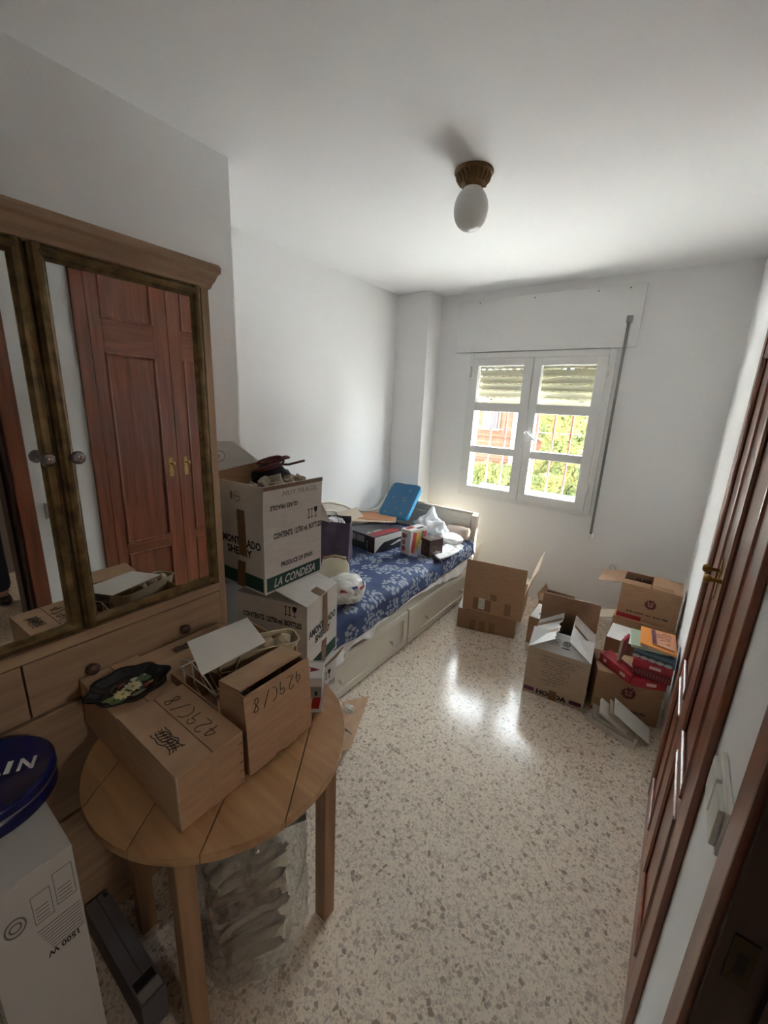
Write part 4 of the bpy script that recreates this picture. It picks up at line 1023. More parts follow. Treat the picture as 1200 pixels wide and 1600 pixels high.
for x, y, r, e, c, a in ((-.068, -.012, .022, .010, (.14, .18, .05), .3), (-.055, -.030, .026, .010, (.09, .14, .05), .1), (.045, .024, .020, .009, (.11, .15, .05), .9), (.070, .018, .020, .009, (.07, .13, .06), .5), (-.040, .020, .016, .008, (.10, .14, .05), 1.2), (.020, -.026, .020, .007, (.20, .21, .12), .2), (.035, -.012, .012, .008, (.05, .08, .05), .6)):
    dab(x, y, r, e, c, a)
for x, y, r, c in ((.050, -.008, .011, (.30, .03, .04)), (-.030, .022, .010, (.22, .05, .07)), (-.046, .012, .008, (.20, .06, .09)), (-.014, .026, .008, (.18, .04, .06)), (.064, .034, .009, (.60, .57, .45)), (.028, .030, .010, (.58, .56, .48)), (.082, .030, .008, (.55, .53, .46)), (.070, -.004, .008, (.40, .20, .05))):
    dab(x, y, r, r*.7, c, .4, 'painted_blossom')
# open carton holding the wire rack
oc = Carton('brown_carton', 'open brown carton on the table holding a wire rack', (-1.058, .482, TZ), 0, .232, .262, .135, group=TG, m_out=KRAFT_T, m_in=KRAFT_T, flaps={'right': (-2, .028), 'back': (4, .05)})
rk = thing('wire_rack', 'white wire dish rack inside the open brown carton', 'rack', (-.945, .60, TZ+.006))
WW = mat('white_wire', (.70, .68, .62), .35)
def loop(zz, sx, sy): return [(sx*math.cos(t), sy*math.sin(t), zz) for t in [2*math.pi*i/28 for i in range(28)]]
MB().tube([(-.095, -.10, .145), (-.095, .10, .145), (.085, .10, .145), (.085, -.10, .145)], .002, 6, closed=True).build('rim_wire', WW, rk)
for i in range(8):
    y = -.09 + .025*i
    MB().tube([(-.095, y, .145), (-.088, y, .075), (-.06, y+.004, .040), (.05, y+.004, .040), (.078, y, .075), (.085, y, .145)], .0016, 6).build('wire', WW, rk)
MB().tube([(-.095, -.10, .145), (-.075, -.106, .185), (-.02, -.108, .205), (.04, -.106, .185), (.085, -.10, .145)], .002, 6).build('handle_wire', WW, rk)
vs, fs = crumple((-.885, .533, TZ+.045), (.03, .035, .025), .5, 3, 3, 61, TZ+.006)
tag(MB().add(vs, fs).build('dark_cable', mat('dark_rubber', (.03, .03, .03), .6), None), 'small dark bundle of cable under the wire rack', 'cable')
# cream tub
tu = thing('plastic_tub', 'cream plastic trough tub leaning out of the open carton', 'tub', (-.915, .655, TZ+.150), R(67))
TM = mat('cream_plastic', (.50, .42, .28), .4)
Mt = Matrix.Rotation(R(4), 4, 'Y')
def rr(hx, hy, r, n=4):
    P = []
    for cx, cy, a0 in ((hx-r, hy-r, 0), (-hx+r, hy-r, 90), (-hx+r, -hy+r, 180), (hx-r, -hy+r, 270)):
        for i in range(n+1): t = R(a0+90*i/n); P.append((cx+r*math.cos(t), cy+r*math.sin(t)))
    return P
lv = [(rr(.118, .034, .022), 0), (rr(.130, .042, .026), .055), (rr(.133, .045, .028), .057), (rr(.128, .040, .025), .057), (rr(.115, .031, .02), .006)]
mb = MB(); k = len(lv[0][0]); vs = [Mt @ Vector((x, y, z)) for P, z in lv for x, y in P]
fs = [(i*k+j, i*k+(j+1) % k, (i+1)*k+(j+1) % k, (i+1)*k+j) for i in range(len(lv)-1) for j in range(k)] + [tuple(range(k-1, -1, -1)), tuple(range((len(lv)-1)*k, len(lv)*k))]
mb.add(vs, fs).build('body', TM, tu)
MB().tube([(-.128+.03, -.046, .05), (-.10, -.052, .02), (-.06, -.052, .015), (-.045, -.046, .05)], .003, 6).build('clip', TM, tu)
for i in range(3):
    vs, fs = crumple((.085-.05*i, 0, .040), (.028, .024, .020), .3, 2.4, 2, 70+i)
    MB().add(vs, fs).build('crumpled_lining', mat('lining', (.42, .33, .22), .7), tu)
# white card on top
cdd = tag(MB().slab([(-1.010, .512, .958), (-.861, .465, .948), (-.850, .652, .956), (-.985, .690, .966)], -.002).build('white_card', mat('white_card_m', (.72, .69, .65), .7), None), 'white rectangular card lying over the wire rack and tub', 'card')
# clear film
FILM = clear_mat('clear_film', (.90, .89, .87), .86, .10, bump=(30, .8), gloss=.06)
vs, fs = crumple((-.838, .62, TZ+.168), (.022, .085, .022), .55, 2.6, 4, 81)
tag(MB().add(vs, fs, False).build('plastic_film', FILM, None), 'clear crumpled plastic film between the tub and the flap carton', 'film')
# carton with hanging flap
c7 = Carton('brown_carton', 'open brown carton with its long flap hanging down, marked 4298', (-.822, .486, TZ), 0, .100, .196, .222, group=TG, m_out=KRAFT_T, m_in=KRAFT_T, flaps={'left': (-82, .085)})
c7.flap('right', 174, .212, .010, trim=(-.004, -.006), edge=.004)
f = c7.face('right'); fF = Frame(f.p(.19, c7.h-.012, .018), -f.ex, -f.ey, f.n)
strokes(fF, numerals('429(/8', .028, -.010, .021, .042), PEN, c7.root, .0010, off=.001)
vs, fs = crumple((-.775, .515, TZ+.17), (.030, .022, .03), .4, 3, 3, 90)
tag(MB().add(vs, fs).build('wrapping_paper', mat('grey_wrap', (.25, .21, .18), .8), None), 'grey wrapping paper showing in the flap carton', 'paper')
# red and white tin box
rw = carton_from('product_box', 'small white and red product box at the far table rim', (-.802, .692), (-.728, .752), TZ, .085, .118, m_out=mat('product_white', (.60, .585, .56), .4), closed=True, seam='x', seamoff=.93)
f = rw.face('front'); L_ = rw.w
patch(f, .002, .055, L_-.002, .090, mat('product_grey', (.27, .26, .25), .4), rw.root, 'grey_band')
print_row(f, .008, .060, L_-.02, .014, INK, rw.root, 9)
for i in range(3):
    mb = MB(); mb.slab([f.p(.006+.028*i, .014, .0009), f.p(.030+.028*i, .014, .0009), f.p(min(L_-.002, .036+.028*i), .054, .0009), f.p(.012+.028*i, .054, .0009)], .0003); mb.build('red_stripe', mat('product_red', (.36, .012, .015), .4), rw.root)
f = rw.face('right'); patch(f, .004, .05, .08, .09, mat('product_grey', (.27, .26, .25), .4), rw.root, 'grey_band'); patch(f, .004, .014, .08, .048, mat('product_red', (.36, .012, .015), .4), rw.root, 'red_band')
f = rw.face('top'); mb = MB(); mb.slab([f.p(.012, .010, .0009), f.p(.085, .040, .0009), f.p(.020, .065, .0009)], .0003); mb.build('red_triangle', mat('product_red', (.36, .012, .015), .4), rw.root)
mb = MB(); mb.slab([f.p(.040, .028, .0014), f.p(.058, .030, .0014), f.p(.056, .046, .0014), f.p(.038, .044, .0014)], .0003); mb.build('white_mark', mat('product_white', (.60, .585, .56), .4), rw.root)

# ------------------------------------------------------------------ white carton with the blue tin, dark carton, bag under the table
TH = .751
wc = Carton('tall_carton', 'tall white printed carton standing beside the table', (-1.065, .020, 0), R(0), .232, .140, TH, m_out=mat('heater_board', (.52, .50, .48), .6), closed=True, seam='y', seamoff=.34)
f = wc.face('right'); GI = mat('faint_ink', (.16, .14, .13), .7)
ring_mark(f, .040, .655, .022, GI, wc.root, 'oval_logo', .18, .75); ring_mark(f, .040, .655, .011, GI, wc.root, 'oval_logo', .3, .9)
for u0, v0, u1, v1 in ((.066, .625, .096, .695), (.102, .635, .134, .715)):
    for a, b, c, d in ((u0, v0, u1, v0+.0012), (u0, v1-.0012, u1, v1), (u0, v0, u0+.0012, v1), (u1-.0012, v0, u1, v1)): patch(f, a, b, c, d, GI, wc.root, 'printed_frame')
    for i in range(4): patch(f, u0+.004, v0+.008+.009*i, u1-.006, v0+.0095+.009*i, GI, wc.root, 'printed_line')
for i in range(9): patch(f, .066+.002*i, .605-.008*i, .136, .6065-.008*i, GI, wc.root, 'printed_line', skew=0)
lettering(f.flip(.128, .540), '1500 W', 0, 0, .055, .014, INK, wc.root, bold=.03)
tn = thing('blue_tin', 'round dark blue tin with white lettering on the tall white carton', 'tin', (-1.076, .083, TH), 0)
NAVY = mat('navy_enamel', (.006, .010, .085), .25)
TR = .124
MB().lathe([(0, 0), (TR-.002, 0), (TR, .003), (TR, .038), (0, .038)], 48).build('base', NAVY, tn)
MB().lathe([(TR+.0012, .034), (TR+.0025, .036), (TR+.0012, .039)], 48).build('rolled_edge', mat('tin_edge', (.35, .35, .40), .3, .8), tn)
MB().lathe([(TR+.001, .038), (TR+.001, .056), (TR-.003, .060), (TR-.008, .0605), (TR-.010, .058), (0, .058)], 48).build('lid', NAVY, tn)
tz = TH + .0585; t0_ = Vector(tn.location)
e0, e1, e2 = at(25, 1205, tz), at(52, 1198.6, tz), at(32.5, 1185.6, tz)
ex_, ey_ = e1-e0, e2-e0
for ch_, u0, wd_ in (('N', 0.0, 1.0), ('I', -.74, .34), ('A', -2.0, 1.15)):
    vs, fs, w_, h_ = text_mesh(ch_, .03); x0_ = min(v.x for v in vs)
    MB().add([e0 - t0_ + ex_*(u0 + (v.x-x0_)/(w_-x0_)*wd_) + ey_*(v.y/h_) for v in vs], fs).build('lettering', mat('tin_white', (.66, .66, .68), .4), tn)
dk = Carton('flat_carton', 'dark grey flat carton lying under the round table', (-1.205, .232, 0), R(0), .36, .062, .115, m_out=DBOARD, closed=True)
f = dk.face('top'); patch(f, .325, .004, .352, .058, mat('pale_label', (.33, .31, .28), .6), dk.root, 'label'); patch(f, .295, .006, .32, .056, INK, dk.root, 'printed_bar'); patch(f, .006, .046, .020, .056, INK, dk.root, 'printed_mark')
bg_ = thing('clear_plastic_bag', 'big clear plastic bag of linens under the round table', 'bag', (-.835, .545, 0), 0)
def film(u, v):
    a7 = 2*math.pi*u; z7 = .60*v
    k = .172*(1 - .10*abs(v-.45)**2*4) if v < .86 else .155*(1 - ((v-.86)/.14)**1.6*.9)
    if v < .04: k *= .6 + 10*v
    n7 = Vector((math.cos(a7)*2.2, math.sin(a7)*2.2, z7*7))
    k *= 1 + .10*noise.noise(n7) + .07*abs(noise.noise(n7*2.4)) + .03*noise.noise(n7*6)
    return Vector((k*math.cos(a7), k*math.sin(a7), max(.003, z7 + .01*noise.noise(n7*3)*(v > .05))))
BAGF = clear_mat('clear_bag_film', (.97, .97, .96), .93, .18, bump=(26, 1.0), gloss=.10)
MB().grid(film, 96, 60, False).build('film', BAGF, bg_)
LIN = mat('cream_linen', (.50, .42, .31), .85)
LINS = [LIN, mat('beige_linen', (.42, .34, .25), .85), mat('pale_linen', (.56, .50, .40), .8), mat('floral_linen', (.40, .28, .20), .85, var=(28, .6, (1,1,1))), LIN, mat('pale_linen', (.56, .50, .40), .8)]
LABS = ['cream folded linen at the very bottom of the clear bag', 'beige folded linen second from the bottom of the clear bag', 'pale folded linen third from the bottom of the clear bag', 'brown patterned linen in the middle of the clear bag', 'cream folded linen above the patterned one in the clear bag', 'pale folded linen under the magazines in the clear bag']
for i in range(6):
    Ml = Matrix.Translation((0, 0, .050 + .064*i)) @ Matrix.Rotation(R(-33 + 7*(i % 3)-6), 4, 'Z') @ Matrix.Rotation(R(9+1.2*i), 4, 'X')
    def lin(u, v, i=i):
        a = 2*math.pi*v; x = (u-.5)*.20
        cy, sz = math.cos(a), math.sin(a)
        yy = .112*math.copysign(abs(cy)**.35, cy); zz = .030*math.copysign(abs(sz)**.8, sz)
        e = 1 - .10*abs(2*u-1)**6
        zz += .010*noise.noise(Vector((x*16 + i*3, yy*14, i))) + .008*math.sin(x*75 + 5*noise.noise(Vector((x*8, yy*8, i*2.0))))*(.4 + abs(yy)*5)
        yy += .012*noise.noise(Vector((x*22, zz*90, i*1.7))) + .004*math.sin(zz*330 + x*20)
        p7 = Ml @ Vector((x*(1+.06*noise.noise(Vector((yy*20, zz*80, i)))), yy*e, zz*e))
        return Vector((max(-.148, min(.148, p7.x)) - .835, max(-.150, min(.150, p7.y)) + .545, max(.006, p7.z)))
    tag(MB().grid(lin, 56, 44).build('folded_linen', LINS[i], None), LABS[i], 'linen')
for i, (c, lab, z) in enumerate((((.05, .07, .045), 'dark green magazine leaning in the clear bag', .455), ((.22, .19, .16), 'grey magazine with red corner leaning in the clear bag', .475))):
    Ml = Matrix.Translation((-.795, .555, z)) @ Matrix.Rotation(R(62), 4, 'Z') @ Matrix.Rotation(R(-26), 4, 'X')
    o = thing('magazine', lab, 'magazine', (-.795, .555, z), R(62), None)
    Mi = Matrix.Rotation(R(-22), 4, 'X')
    MB().box((-.125, -.085, -.006), (.125, .085, .006), Mi).build('pages', mat('mag_%d' % i, c, .5), o)
    if i: MB().box((-.124, -.0852, -.004), (-.06, -.085, .0062), Mi).box((-.124, -.084, .006), (-.06, -.03, .0064), Mi).build('red_corner', REDP, o)

# ------------------------------------------------------------------ cartons in the window corner
lo = carton_from('plain_carton', 'closed brown carton on the floor under the tall flapped carton', (-1.154, 2.642), (-.751, 2.758), 0, .33, .160, m_out=KRAFT2, closed=True)
f = lo.face('front')
for u0 in (.095, .165, .235): patch(f, u0, .0, u0+.042, .085, TAPE, lo.root, 'tape')
patch(lo.face('top'), .0, .0, .05, .33, GBOARD, lo.root, 'white_label')
up = carton_from('plain_carton', 'open brown carton with tall upright flaps beside the bed', (-1.128, 2.655), (-.712, 2.730), .162, .30, .165, m_out=KRAFT, m_in=KRAFT3, flaps={'front': (-2, .222), 'left': (-3, .225, -.02, .05, .0), 'right': (9, .24, .03, .0, .05), 'back': (100, .20)})
f = up.face('front')
for a, b, c, d in ((.075, .015, .205, .105), (.30, .02, .345, .11), (.195, .11, .24, .16)): patch(f, a, b, c, d, TAPE, up.root, 'tape')
patch(f, .115, .025, .160, .110, mat('label_white', (.62, .60, .57), .6), up.root, 'label', off=.0014)
for i in range(4): patch(f, .122, .040+.016*i, .152, .042+.016*i, INK, up.root, 'printed_line', off=.0019)
bc = Carton('plain_carton', 'closed carton with greyish top beside the open tall carton', (-.672, 2.775, 0), R(1), .33, .25, .205, m_out=KRAFT2, closed=True)
patch(bc.face('top'), .004, .004, .326, .246, GBOARD, bc.root, 'grey_top', off=.0008); ring_mark(bc.face('top'), .07, .085, .025, mat('blue_grey_ink', (.16, .16, .20), .6), bc.root, 'round_mark', .5); print_row(bc.face('top'), .105, .06, .06, .045, mat('blue_grey_ink', (.16, .16, .20), .6), bc.root, 4, off=.0014)
bk = Carton('plain_carton', 'brown carton with one raised flap against the window wall', (-.70, 3.11, 0), R(0), .22, .25, .195, m_out=KRAFT, flaps={'front': (-40, .06), 'left': (20, .05)})
ho = carton_from('printed_carton', 'pale printed carton with purple bars and open flaps on the floor', (-.519, 2.235), (-.192, 2.270), 0, .36, .300, m_out=KRAFT3, m_in=KRAFT2, flaps={'back': (-2, .20)})
ho.mo = GBOARD; ho.flap('front', -64, .145)
ho.mi = GBOARD; ho.mo = GBOARD
ho.flap('left', -56, .160, 0, .0, .0, edge=.012); ho.flap('right', -52, .155, 0, 0, 0)
fl_l = ho.fl['left']; patch(fl_l, .06, .0, .10, .165, TAPE, ho.root, 'tape', skew=.02); patch(fl_l, .20, .0, .24, .16, TAPE, ho.root, 'tape', skew=.02)
patch(ho.fl['right'], .17, .0, .20, .15, TAPE, ho.root, 'tape', skew=.03)
fi = ho.fl['left']
f = ho.face('front'); W = ho.w
for i, ww in enumerate((.25, .17, .20, .12, .15, .14, .13, .14, .10, .12, .09)):
    print_row(f, W/2 - ww/2 + (.0 if i < 3 else .01*((i % 3)-1)), .262-.017*i, ww, .0085, GREYP, ho.root, 20+i)
patch(f, .008, .018, .063, .042, PURP, ho.root, 'purple_bar'); patch(f, W-.075, .018, W-.012, .042, PURP, ho.root, 'purple_bar')
lettering(f, 'HONDA', .075, .016, .165, .028, INK, ho.root, bold=.05)
patch(f, .145, -.0, .185, .062, TAPE, ho.root, 'tape', off=.0016)
ff = ho.fl['front']
for u0, u1 in ((.085, .118), (.121, .155)):
    for a, b, c, d in ((u0, .055, u1, .0575), (u0, .0965, u1, .099), (u0, .055, u0+.002, .099), (u1-.002, .055, u1, .099)): patch(ff, a, b, c, d, GREYP, ho.root, 'printed_frame')
    patch(ff, u0+.006, .065, u1-.008, .085, mat('pale_grey_print', (.36, .31, .27), .7), ho.root, 'printed_glyph')
ring_mark(ff, .192, .080, .019, INK, ho.root, 'recycle_mark', .25); ring_mark(ff, .192, .080, .009, INK, ho.root, 'recycle_mark', .5); patch(ff, .172, .046, .212, .053, INK, ho.root, 'printed_line')
ring_mark(ff, .245, .075, .014, mat('pale_grey_print', (.36, .31, .27), .7), ho.root, 'round_mark', .3)
vs, fs = crumple((-.34, 2.50, .295), (.06, .05, .035), .4, 2.2, 3, 131)
tag(MB().add(vs, fs, True).build('dark_jumper', mat('dark_jumper_m', (.025, .020, .020), .9), None), 'dark knitted bundle showing in the pale printed carton', 'cloth')
vs, fs = crumple((-.365, 2.42, .300), (.032, .024, .022), .25, 2.2, 3, 132)
tag(MB().add(vs, fs, True).build('white_cup', mat('off_white', (.60, .56, .50), .5), None), 'small off white crumpled wrap in the pale printed carton', 'paper')
# cider cartons
cdl = carton_from('crested_carton', 'brown carton with crest on the floor under the red files', (-.161, 2.306), (.150, 2.389), 0, .225, .264, m_out=KRAFT, closed=True)
f = cdl.face('front'); crest(f, .165, .165, .040, MAROON, cdl.root); patch(f, .0, .0, .055, .035, REDP, cdl.root, 'red_base'); print_row(f, .06, .052, .22, .012, INK, cdl.root, 41)
hid = Carton('plain_carton', 'brown carton in the corner under the crested open carton', (-.182, 2.955, 0), 0, .345, .30, .314, m_out=KRAFT, closed=True)
MB().slab([(-.002, .0, .30), (-.002, .14, .30), (-.09, .14, .27), (-.09, .0, .27)], .004).build('flap', KRAFT3, hid.root)
cdu = Carton('crested_carton', 'open brown carton with crest and flaps on top of the corner carton', (-.168, 2.968, .316), 0, .328, .245, .236, m_out=KRAFT, m_in=KRAFT2,
   flaps={'left': (101, .145), 'right': (-86, .165), 'back': (160, .10)})
cdu.flap('front', -58, .035, 0, 0, 0, (.0, .17)); cdu.flap('front', -42, .030, 0, 0, 0, (.165, .05))
f = cdu.face('front'); crest(f, .175, .130, .037, MAROON, cdu.root); patch(f, .0, .0, .14, .030, REDP, cdu.root, 'red_base'); print_row(f, .055, .048, .225, .012, INK, cdu.root, 42)
lettering(cdu.face('in_back'), 'GLASS FRAGILE', .062, .185, .22, .022, INK, cdu.root, bold=.03)
wb = Carton('white_topped_carton', 'low carton with white labelled top behind the red files', (-.175, 2.615, 0), R(-2), .155, .215, .318, m_out=KRAFT2, closed=True)
patch(wb.face('top'), .002, .002, .153, .213, GBOARD, wb.root, 'white_top', off=.0008); patch(wb.face('top'), .07, .06, .115, .13, mat('label_white', (.62, .60, .57), .6), wb.root, 'label', off=.0014); patch(wb.face('top'), .085, .07, .105, .078, mat('blue_ink', (.05, .08, .3), .6), wb.root, 'printed_line', off=.0019)
# red files and books
CT = .2652
def book(name, lab, cat, P, z, th, cov, page=None, grp=None, spine=None):
    # P: four base corners (front left, front right, back right, back left)
    c = sum((Vector((x, y, 0)) for x, y in P), Vector())/4
    o = thing(name, lab, cat, (c.x, c.y, z), 0, grp)
    pts = [(x-c.x, y-c.y) for x, y in P]
    t = min(.003, th*.3)
    MB().prism(pts, 0, t).build('cover', cov, o); MB().prism(pts, th-t, th).build('cover', cov, o)
    ins = [(x*.975, y*.975) for x, y in pts]
    MB().prism(ins, t, th-t).build('pages', page or mat('page_edge', (.52, .47, .40), .8), o)
    return o, pts
REDC = mat('red_file_cover', (.34, .010, .024), .4); 
def redfile(lab, P, z, th, labels):
    c = sum((Vector((x, y, 0)) for x, y in P), Vector())/4
    o = thing('red_file', lab, 'file', (c.x, c.y, z)); pts = [(x-c.x, y-c.y) for x, y in P]
    MB().prism(pts, 0, th).build('case', REDC, o, bevel=.003)
    a, b = Vector((*pts[0], 0)), Vector((*pts[1], 0)); ex = (b-a).normalized(); n = Vector((ex.y, -ex.x, 0))
    fr = Frame(a, ex, (0, 0, 1), n)
    for u, w__ in labels: patch(fr, u, th*.3, u+w__, th*.68, mat('spine_label', (.62, .40, .36), .6), o, 'spine_label')
    return o
redfile('red box file lying slanted on the crested carton', ((-.172, 2.405), (-.006, 2.268), (.022, 2.33), (-.13, 2.475)), CT, .050, ((.03, .02), (.145, .035)))
redfile('red box file lying along the crested carton front', ((.0, 2.262), (.150, 2.325), (.085, 2.50), (.03, 2.46)), CT, .046, ((.07, .045),))
rg = thing('red_album', 'dark red ribbed album on the red files', 'album', (.075, 2.40, CT+.052))
MB().box((-.085, -.098, 0), (.085, .15, .036)).build('block', mat('ribbed_red', (.16, .014, .02), .6), rg, bevel=.003)
for i in range(13): MB().box((-.083+.013*i, -.101, .003), (-.077+.013*i, -.098, .033)).build('rib', mat('rib_pink', (.26, .07, .06), .6), rg)
redfile('red lever file under the magazines', ((-.015, 2.305), (.160, 2.318), (.160, 2.555), (-.01, 2.555)), CT+.090, .042, ((.075, .05),))
rs_ = thing('red_folder', 'thin red folder standing slanted beside the lever file', 'folder', (-.055, 2.40, CT+.055))
MB().slab([(-.02, -.03, 0), (.0, .10, .0), (.002, .10, .11), (-.018, -.02, .12)], .012).build('cover', REDC, rs_)
MB().slab([(-.022, -.032, .002), (-.021, -.026, .002), (-.019, -.016, .118), (-.020, -.022, .118)], .012).build('page_edge', mat('page_edge', (.52, .47, .40), .8), rs_)
zz = CT+.1325
CLOUD = mat('cloud_cover', (.05, .085, .11), .4)
o, pts = book('magazine', 'blue magazine with cloud pattern under the green magazine', 'magazine', ((-.02, 2.335), (.163, 2.322), (.168, 2.56), (-.015, 2.565)), zz, .030, CLOUD, CLOUD)
for i in range(5): 
    x = -.08+.035*i; pts_ = [Vector((x + .018*math.cos(t), -.1245+.006*i*0, .013+.010*math.sin(t))) for t in [2*math.pi*k/10 for k in range(10)]]
    MB().add([p + Vector((0, .0105*(1-(i*.25)), 0)) - Vector((0,.008,0)) for p in pts_], [tuple(range(10))]).build('printed_cloud', mat('cloud_print', (.42, .38, .35), .6), o)
o, pts = book('magazine', 'pale green magazine under the orange booklet', 'magazine', ((-.035, 2.362), (.13, 2.385), (.125, 2.575), (-.058, 2.555)), zz+.0305, .016, mat('pale_green_cover', (.30, .36, .27), .45))
MB().prism([(-.045, .085), (-.005, .09), (.012, -.09), (-.025, -.095)], .016, .0163).build('dark_band', mat('slate_print', (.06, .08, .10), .5), o)
o, pts = book('booklet', 'orange booklet on the pale green magazine', 'booklet', ((.0, 2.382), (.162, 2.362), (.148, 2.598), (-.014, 2.592)), zz+.047, .014, mat('orange_cover', (.68, .24, .035), .45))
o, pts = book('paperback', 'pinkish paperback with drawn cover on the orange booklet', 'book', ((.052, 2.402), (.150, 2.385), (.140, 2.560), (.034, 2.568)), zz+.0615, .009, mat('pink_cover', (.55, .26, .15), .45))
MB().prism([(-.058, .088), (-.040, .088), (-.022, -.076), (-.042, -.076)], .009, .0094).build('purple_spine_band', mat('plum_print', (.11, .025, .05), .5), o)
for i in range(7):
    t = .8*i; MB().tube([(-.01+.045*math.cos(t), -.06+.02*i, .0094), (.01+.02*math.sin(t*2), -.05+.02*i, .0096), (.035, -.055+.02*i+.01*math.sin(t), .0094)], .0014, 4).build('cover_drawing', mat('sepia_print', (.30, .10, .06), .5), o)
# boards and papers leaning in front
PB = mat('paper_white', (.60, .56, .51), .7)
PE = mat('paper_beige', (.46, .38, .29), .7)
def board(lab, P, th, m_):
    o = thing('paper_board', lab, 'board', P[1]); o0 = Vector(P[1])
    MB().slab([Vector(p)-o0 for p in P], th).build('sheet', m_, o); return o
board('white card board leaning foremost on the crested carton', [(-.053, 2.285, .150), (-.043, 2.185, .125), (.128, 2.200, .022), (.120, 2.300, .045)], .004, mat('paper_bright', (.66, .63, .59), .6))
board('thin brown edged board leaning under the white board', [(-.075, 2.272, .142), (-.060, 2.178, .117), (.110, 2.195, .012), (.108, 2.290, .034)], .005, PE)
board('beige paper block leaning under the brown edged board', [(-.112, 2.270, .130), (-.100, 2.176, .105), (.085, 2.178, .014), (.080, 2.275, .030)], .014, PB)
board('greyish folded paper lying on the floor papers', [(-.150, 2.285, .070), (-.135, 2.19, .052), (.065, 2.15, .036), (.065, 2.25, .052)], .012, mat('paper_greyish', (.36, .32, .27), .7))
for i in range(3):
    board(['lowest white paper pad lying flat on the tiles', 'white paper pad second from the tiles', 'white paper pad third from the tiles'][i], [(-.165+.006*i, 2.29, .010+.0105*i), (-.162+.006*i, 2.218-.002*i, .010+.0105*i), (.064+.004*i, 2.140, .010+.0105*i), (.085, 2.225, .010+.0105*i)], .009, PB)

# ------------------------------------------------------------------ person in the hallway (seen in the mirror)
SKIN = mat('skin', (.48, .30, .22), .55)
def skinned(name, chain, m_, parent, sub=2):
    # chain: {joint: (pos, radius, parent joint)}
    names = list(chain); idx = {n: i for i, n in enumerate(names)}
    me = bpy.data.meshes.new(name)
    me.from_pydata([chain[n][0] for n in names], [(idx[n], idx[chain[n][2]]) for n in names if chain[n][2]], [])
    o = bpy.data.objects.new(name, me); C.objects.link(o)
    if parent: o.parent = parent
    md = o.modifiers.new('skin', 'SKIN')
    if not me.skin_vertices: 
        bpy.context.view_layer.objects.active = o
    sv = me.skin_vertices[0].data if me.skin_vertices else None
    if sv:
        for n in names:
            r = chain[n][1]; sv[idx[n]].radius = (r, r) if not isinstance(r, tuple) else r
            sv[idx[n]].use_root = chain[n][2] is None
    ss = o.modifiers.new('smooth', 'SUBSURF'); ss.levels = sub; ss.render_levels = sub
    dg = bpy.context.evaluated_depsgraph_get()
    mesh = bpy.data.meshes.new_from_object(o.evaluated_get(dg))
    o.modifiers.clear(); o.data = mesh; mesh.materials.clear(); mesh.materials.append(m_)
    for p in mesh.polygons: p.use_smooth = True
    return o
pe = thing('person', 'person in dark jumper and dark blue jeans standing in the hallway', 'person', (1.52, .66, 0), R(90))
ch = {'pelvis': ((0, 0, .93), (.15, .11), None), 'waist': ((0, 0, 1.10), (.135, .10), 'pelvis'), 'chest': ((0, .01, 1.30), (.165, .12), 'waist'), 'neckb': ((0, 0, 1.46), (.085, .08), 'chest'), 'neck': ((0, -.01, 1.53), .055, 'neckb'),
      'jaw': ((0, -.025, 1.60), (.066, .078), 'neck'), 'head': ((0, -.015, 1.68), (.078, .098), 'jaw'), 'crown': ((0, .0, 1.75), (.055, .07), 'head')}
for s_, n in ((-1, 'l'), (1, 'r')):
    ch.update({'sh'+n: ((s_*.17, 0, 1.43), .062, 'chest'), 'el'+n: ((s_*.23, .03, 1.15), .045, 'sh'+n), 'wr'+n: ((s_*.25, -.04, .90), .029, 'el'+n), 'pa'+n: ((s_*.25, -.055, .83), (.022, .036), 'wr'+n),
      'hip'+n: ((s_*.09, 0, .88), .092, 'pelvis'), 'kn'+n: ((s_*.105, -.02, .50), .062, 'hip'+n), 'an'+n: ((s_*.115, .02, .09), .042, 'kn'+n), 'to'+n: ((s_*.13, -.12, .035), .034, 'an'+n)})
    for k, (dy, ln) in enumerate(((-.034, .062), (-.012, .074), (.010, .070), (.030, .055))):
        ch.update({'f%d%s' % (k, n): ((s_*.248, -.055+dy, .80-ln*.35), .0095, 'pa'+n), 'g%d%s' % (k, n): ((s_*.238, -.062+dy, .80-ln), .0085, 'f%d%s' % (k, n))})
    ch.update({'th'+n: ((s_*.235, -.095, .825), .011, 'pa'+n), 'tq'+n: ((s_*.225, -.110, .795), .009, 'th'+n)})
body = skinned('body', ch, SKIN, pe)
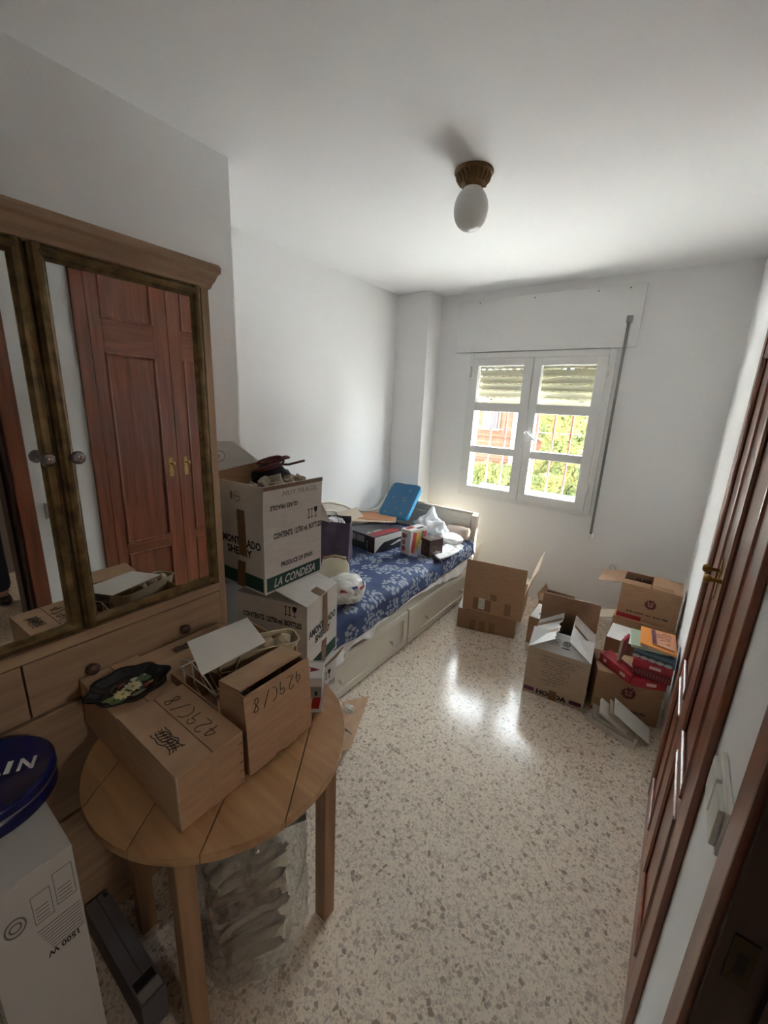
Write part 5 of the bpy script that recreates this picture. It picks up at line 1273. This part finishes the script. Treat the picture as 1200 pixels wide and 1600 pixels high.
JE = mat('dark_denim', (.020, .026, .045), .85, bump=(60, .2)); JU = mat('dark_jumper_wool', (.045, .042, .042), .9)
tj = {'p': ((0, 0, .95), (.165, .125), None), 'w': ((0, 0, 1.04), (.155, .12), 'p')}
for s_, n in ((-1, 'l'), (1, 'r')):
    tj.update({'h'+n: ((s_*.092, 0, .86), .105, 'p'), 'k'+n: ((s_*.106, -.018, .50), .078, 'h'+n), 'a'+n: ((s_*.115, .018, .10), .066, 'k'+n)})
skinned('jeans', tj, JE, pe)
jj = {'w': ((0, 0, 1.02), (.165, .128), None), 'c': ((0, .01, 1.30), (.182, .138), 'w'), 'n': ((0, 0, 1.45), (.085, .085), 'c')}
for s_, n in ((-1, 'l'), (1, 'r')):
    jj.update({'s'+n: ((s_*.172, 0, 1.42), .075, 'c'), 'e'+n: ((s_*.232, .03, 1.15), .059, 's'+n), 'w'+n: ((s_*.25, -.035, .92), .042, 'e'+n)})
skinned('jumper', jj, JU, pe)
skinned('hair', {'a': ((0, .02, 1.73), (.088, .10), None), 'b': ((0, .055, 1.66), (.078, .06), 'a')}, mat('dark_hair', (.03, .02, .015), .6), pe)
for s_ in (-1, 1):
    MB().lathe([(0, -.005), (.006, 0), (.0, .006)], 8, Matrix.Translation((s_*.030, -.112, 1.685)) @ Matrix.Rotation(R(90), 4, 'X')).build('eye', mat('eye_dark', (.03, .02, .02), .2), pe)
    vs, fs = crumple((s_*.078, -.0, 1.67), (.012, .018, .030), .05, 1, 2, 5); MB().add(vs, fs, True).build('ear', SKIN, pe)
    vs, fs = crumple((s_*.125, -.055, .040), (.048, .135, .045), .03, 1, 3, 6, .002); MB().add(vs, fs, True).build('shoe', mat('dark_shoe', (.035, .030, .028), .5), pe)
vs, fs = crumple((0, -.115, 1.655), (.012, .016, .024), .05, 1, 2, 5); MB().add(vs, fs, True).build('nose', SKIN, pe)
MB().tube([(-.022, -.104, 1.615), (0, -.110, 1.613), (.022, -.104, 1.615)], .005, 6).build('mouth', mat('lip', (.34, .14, .12), .5), pe)
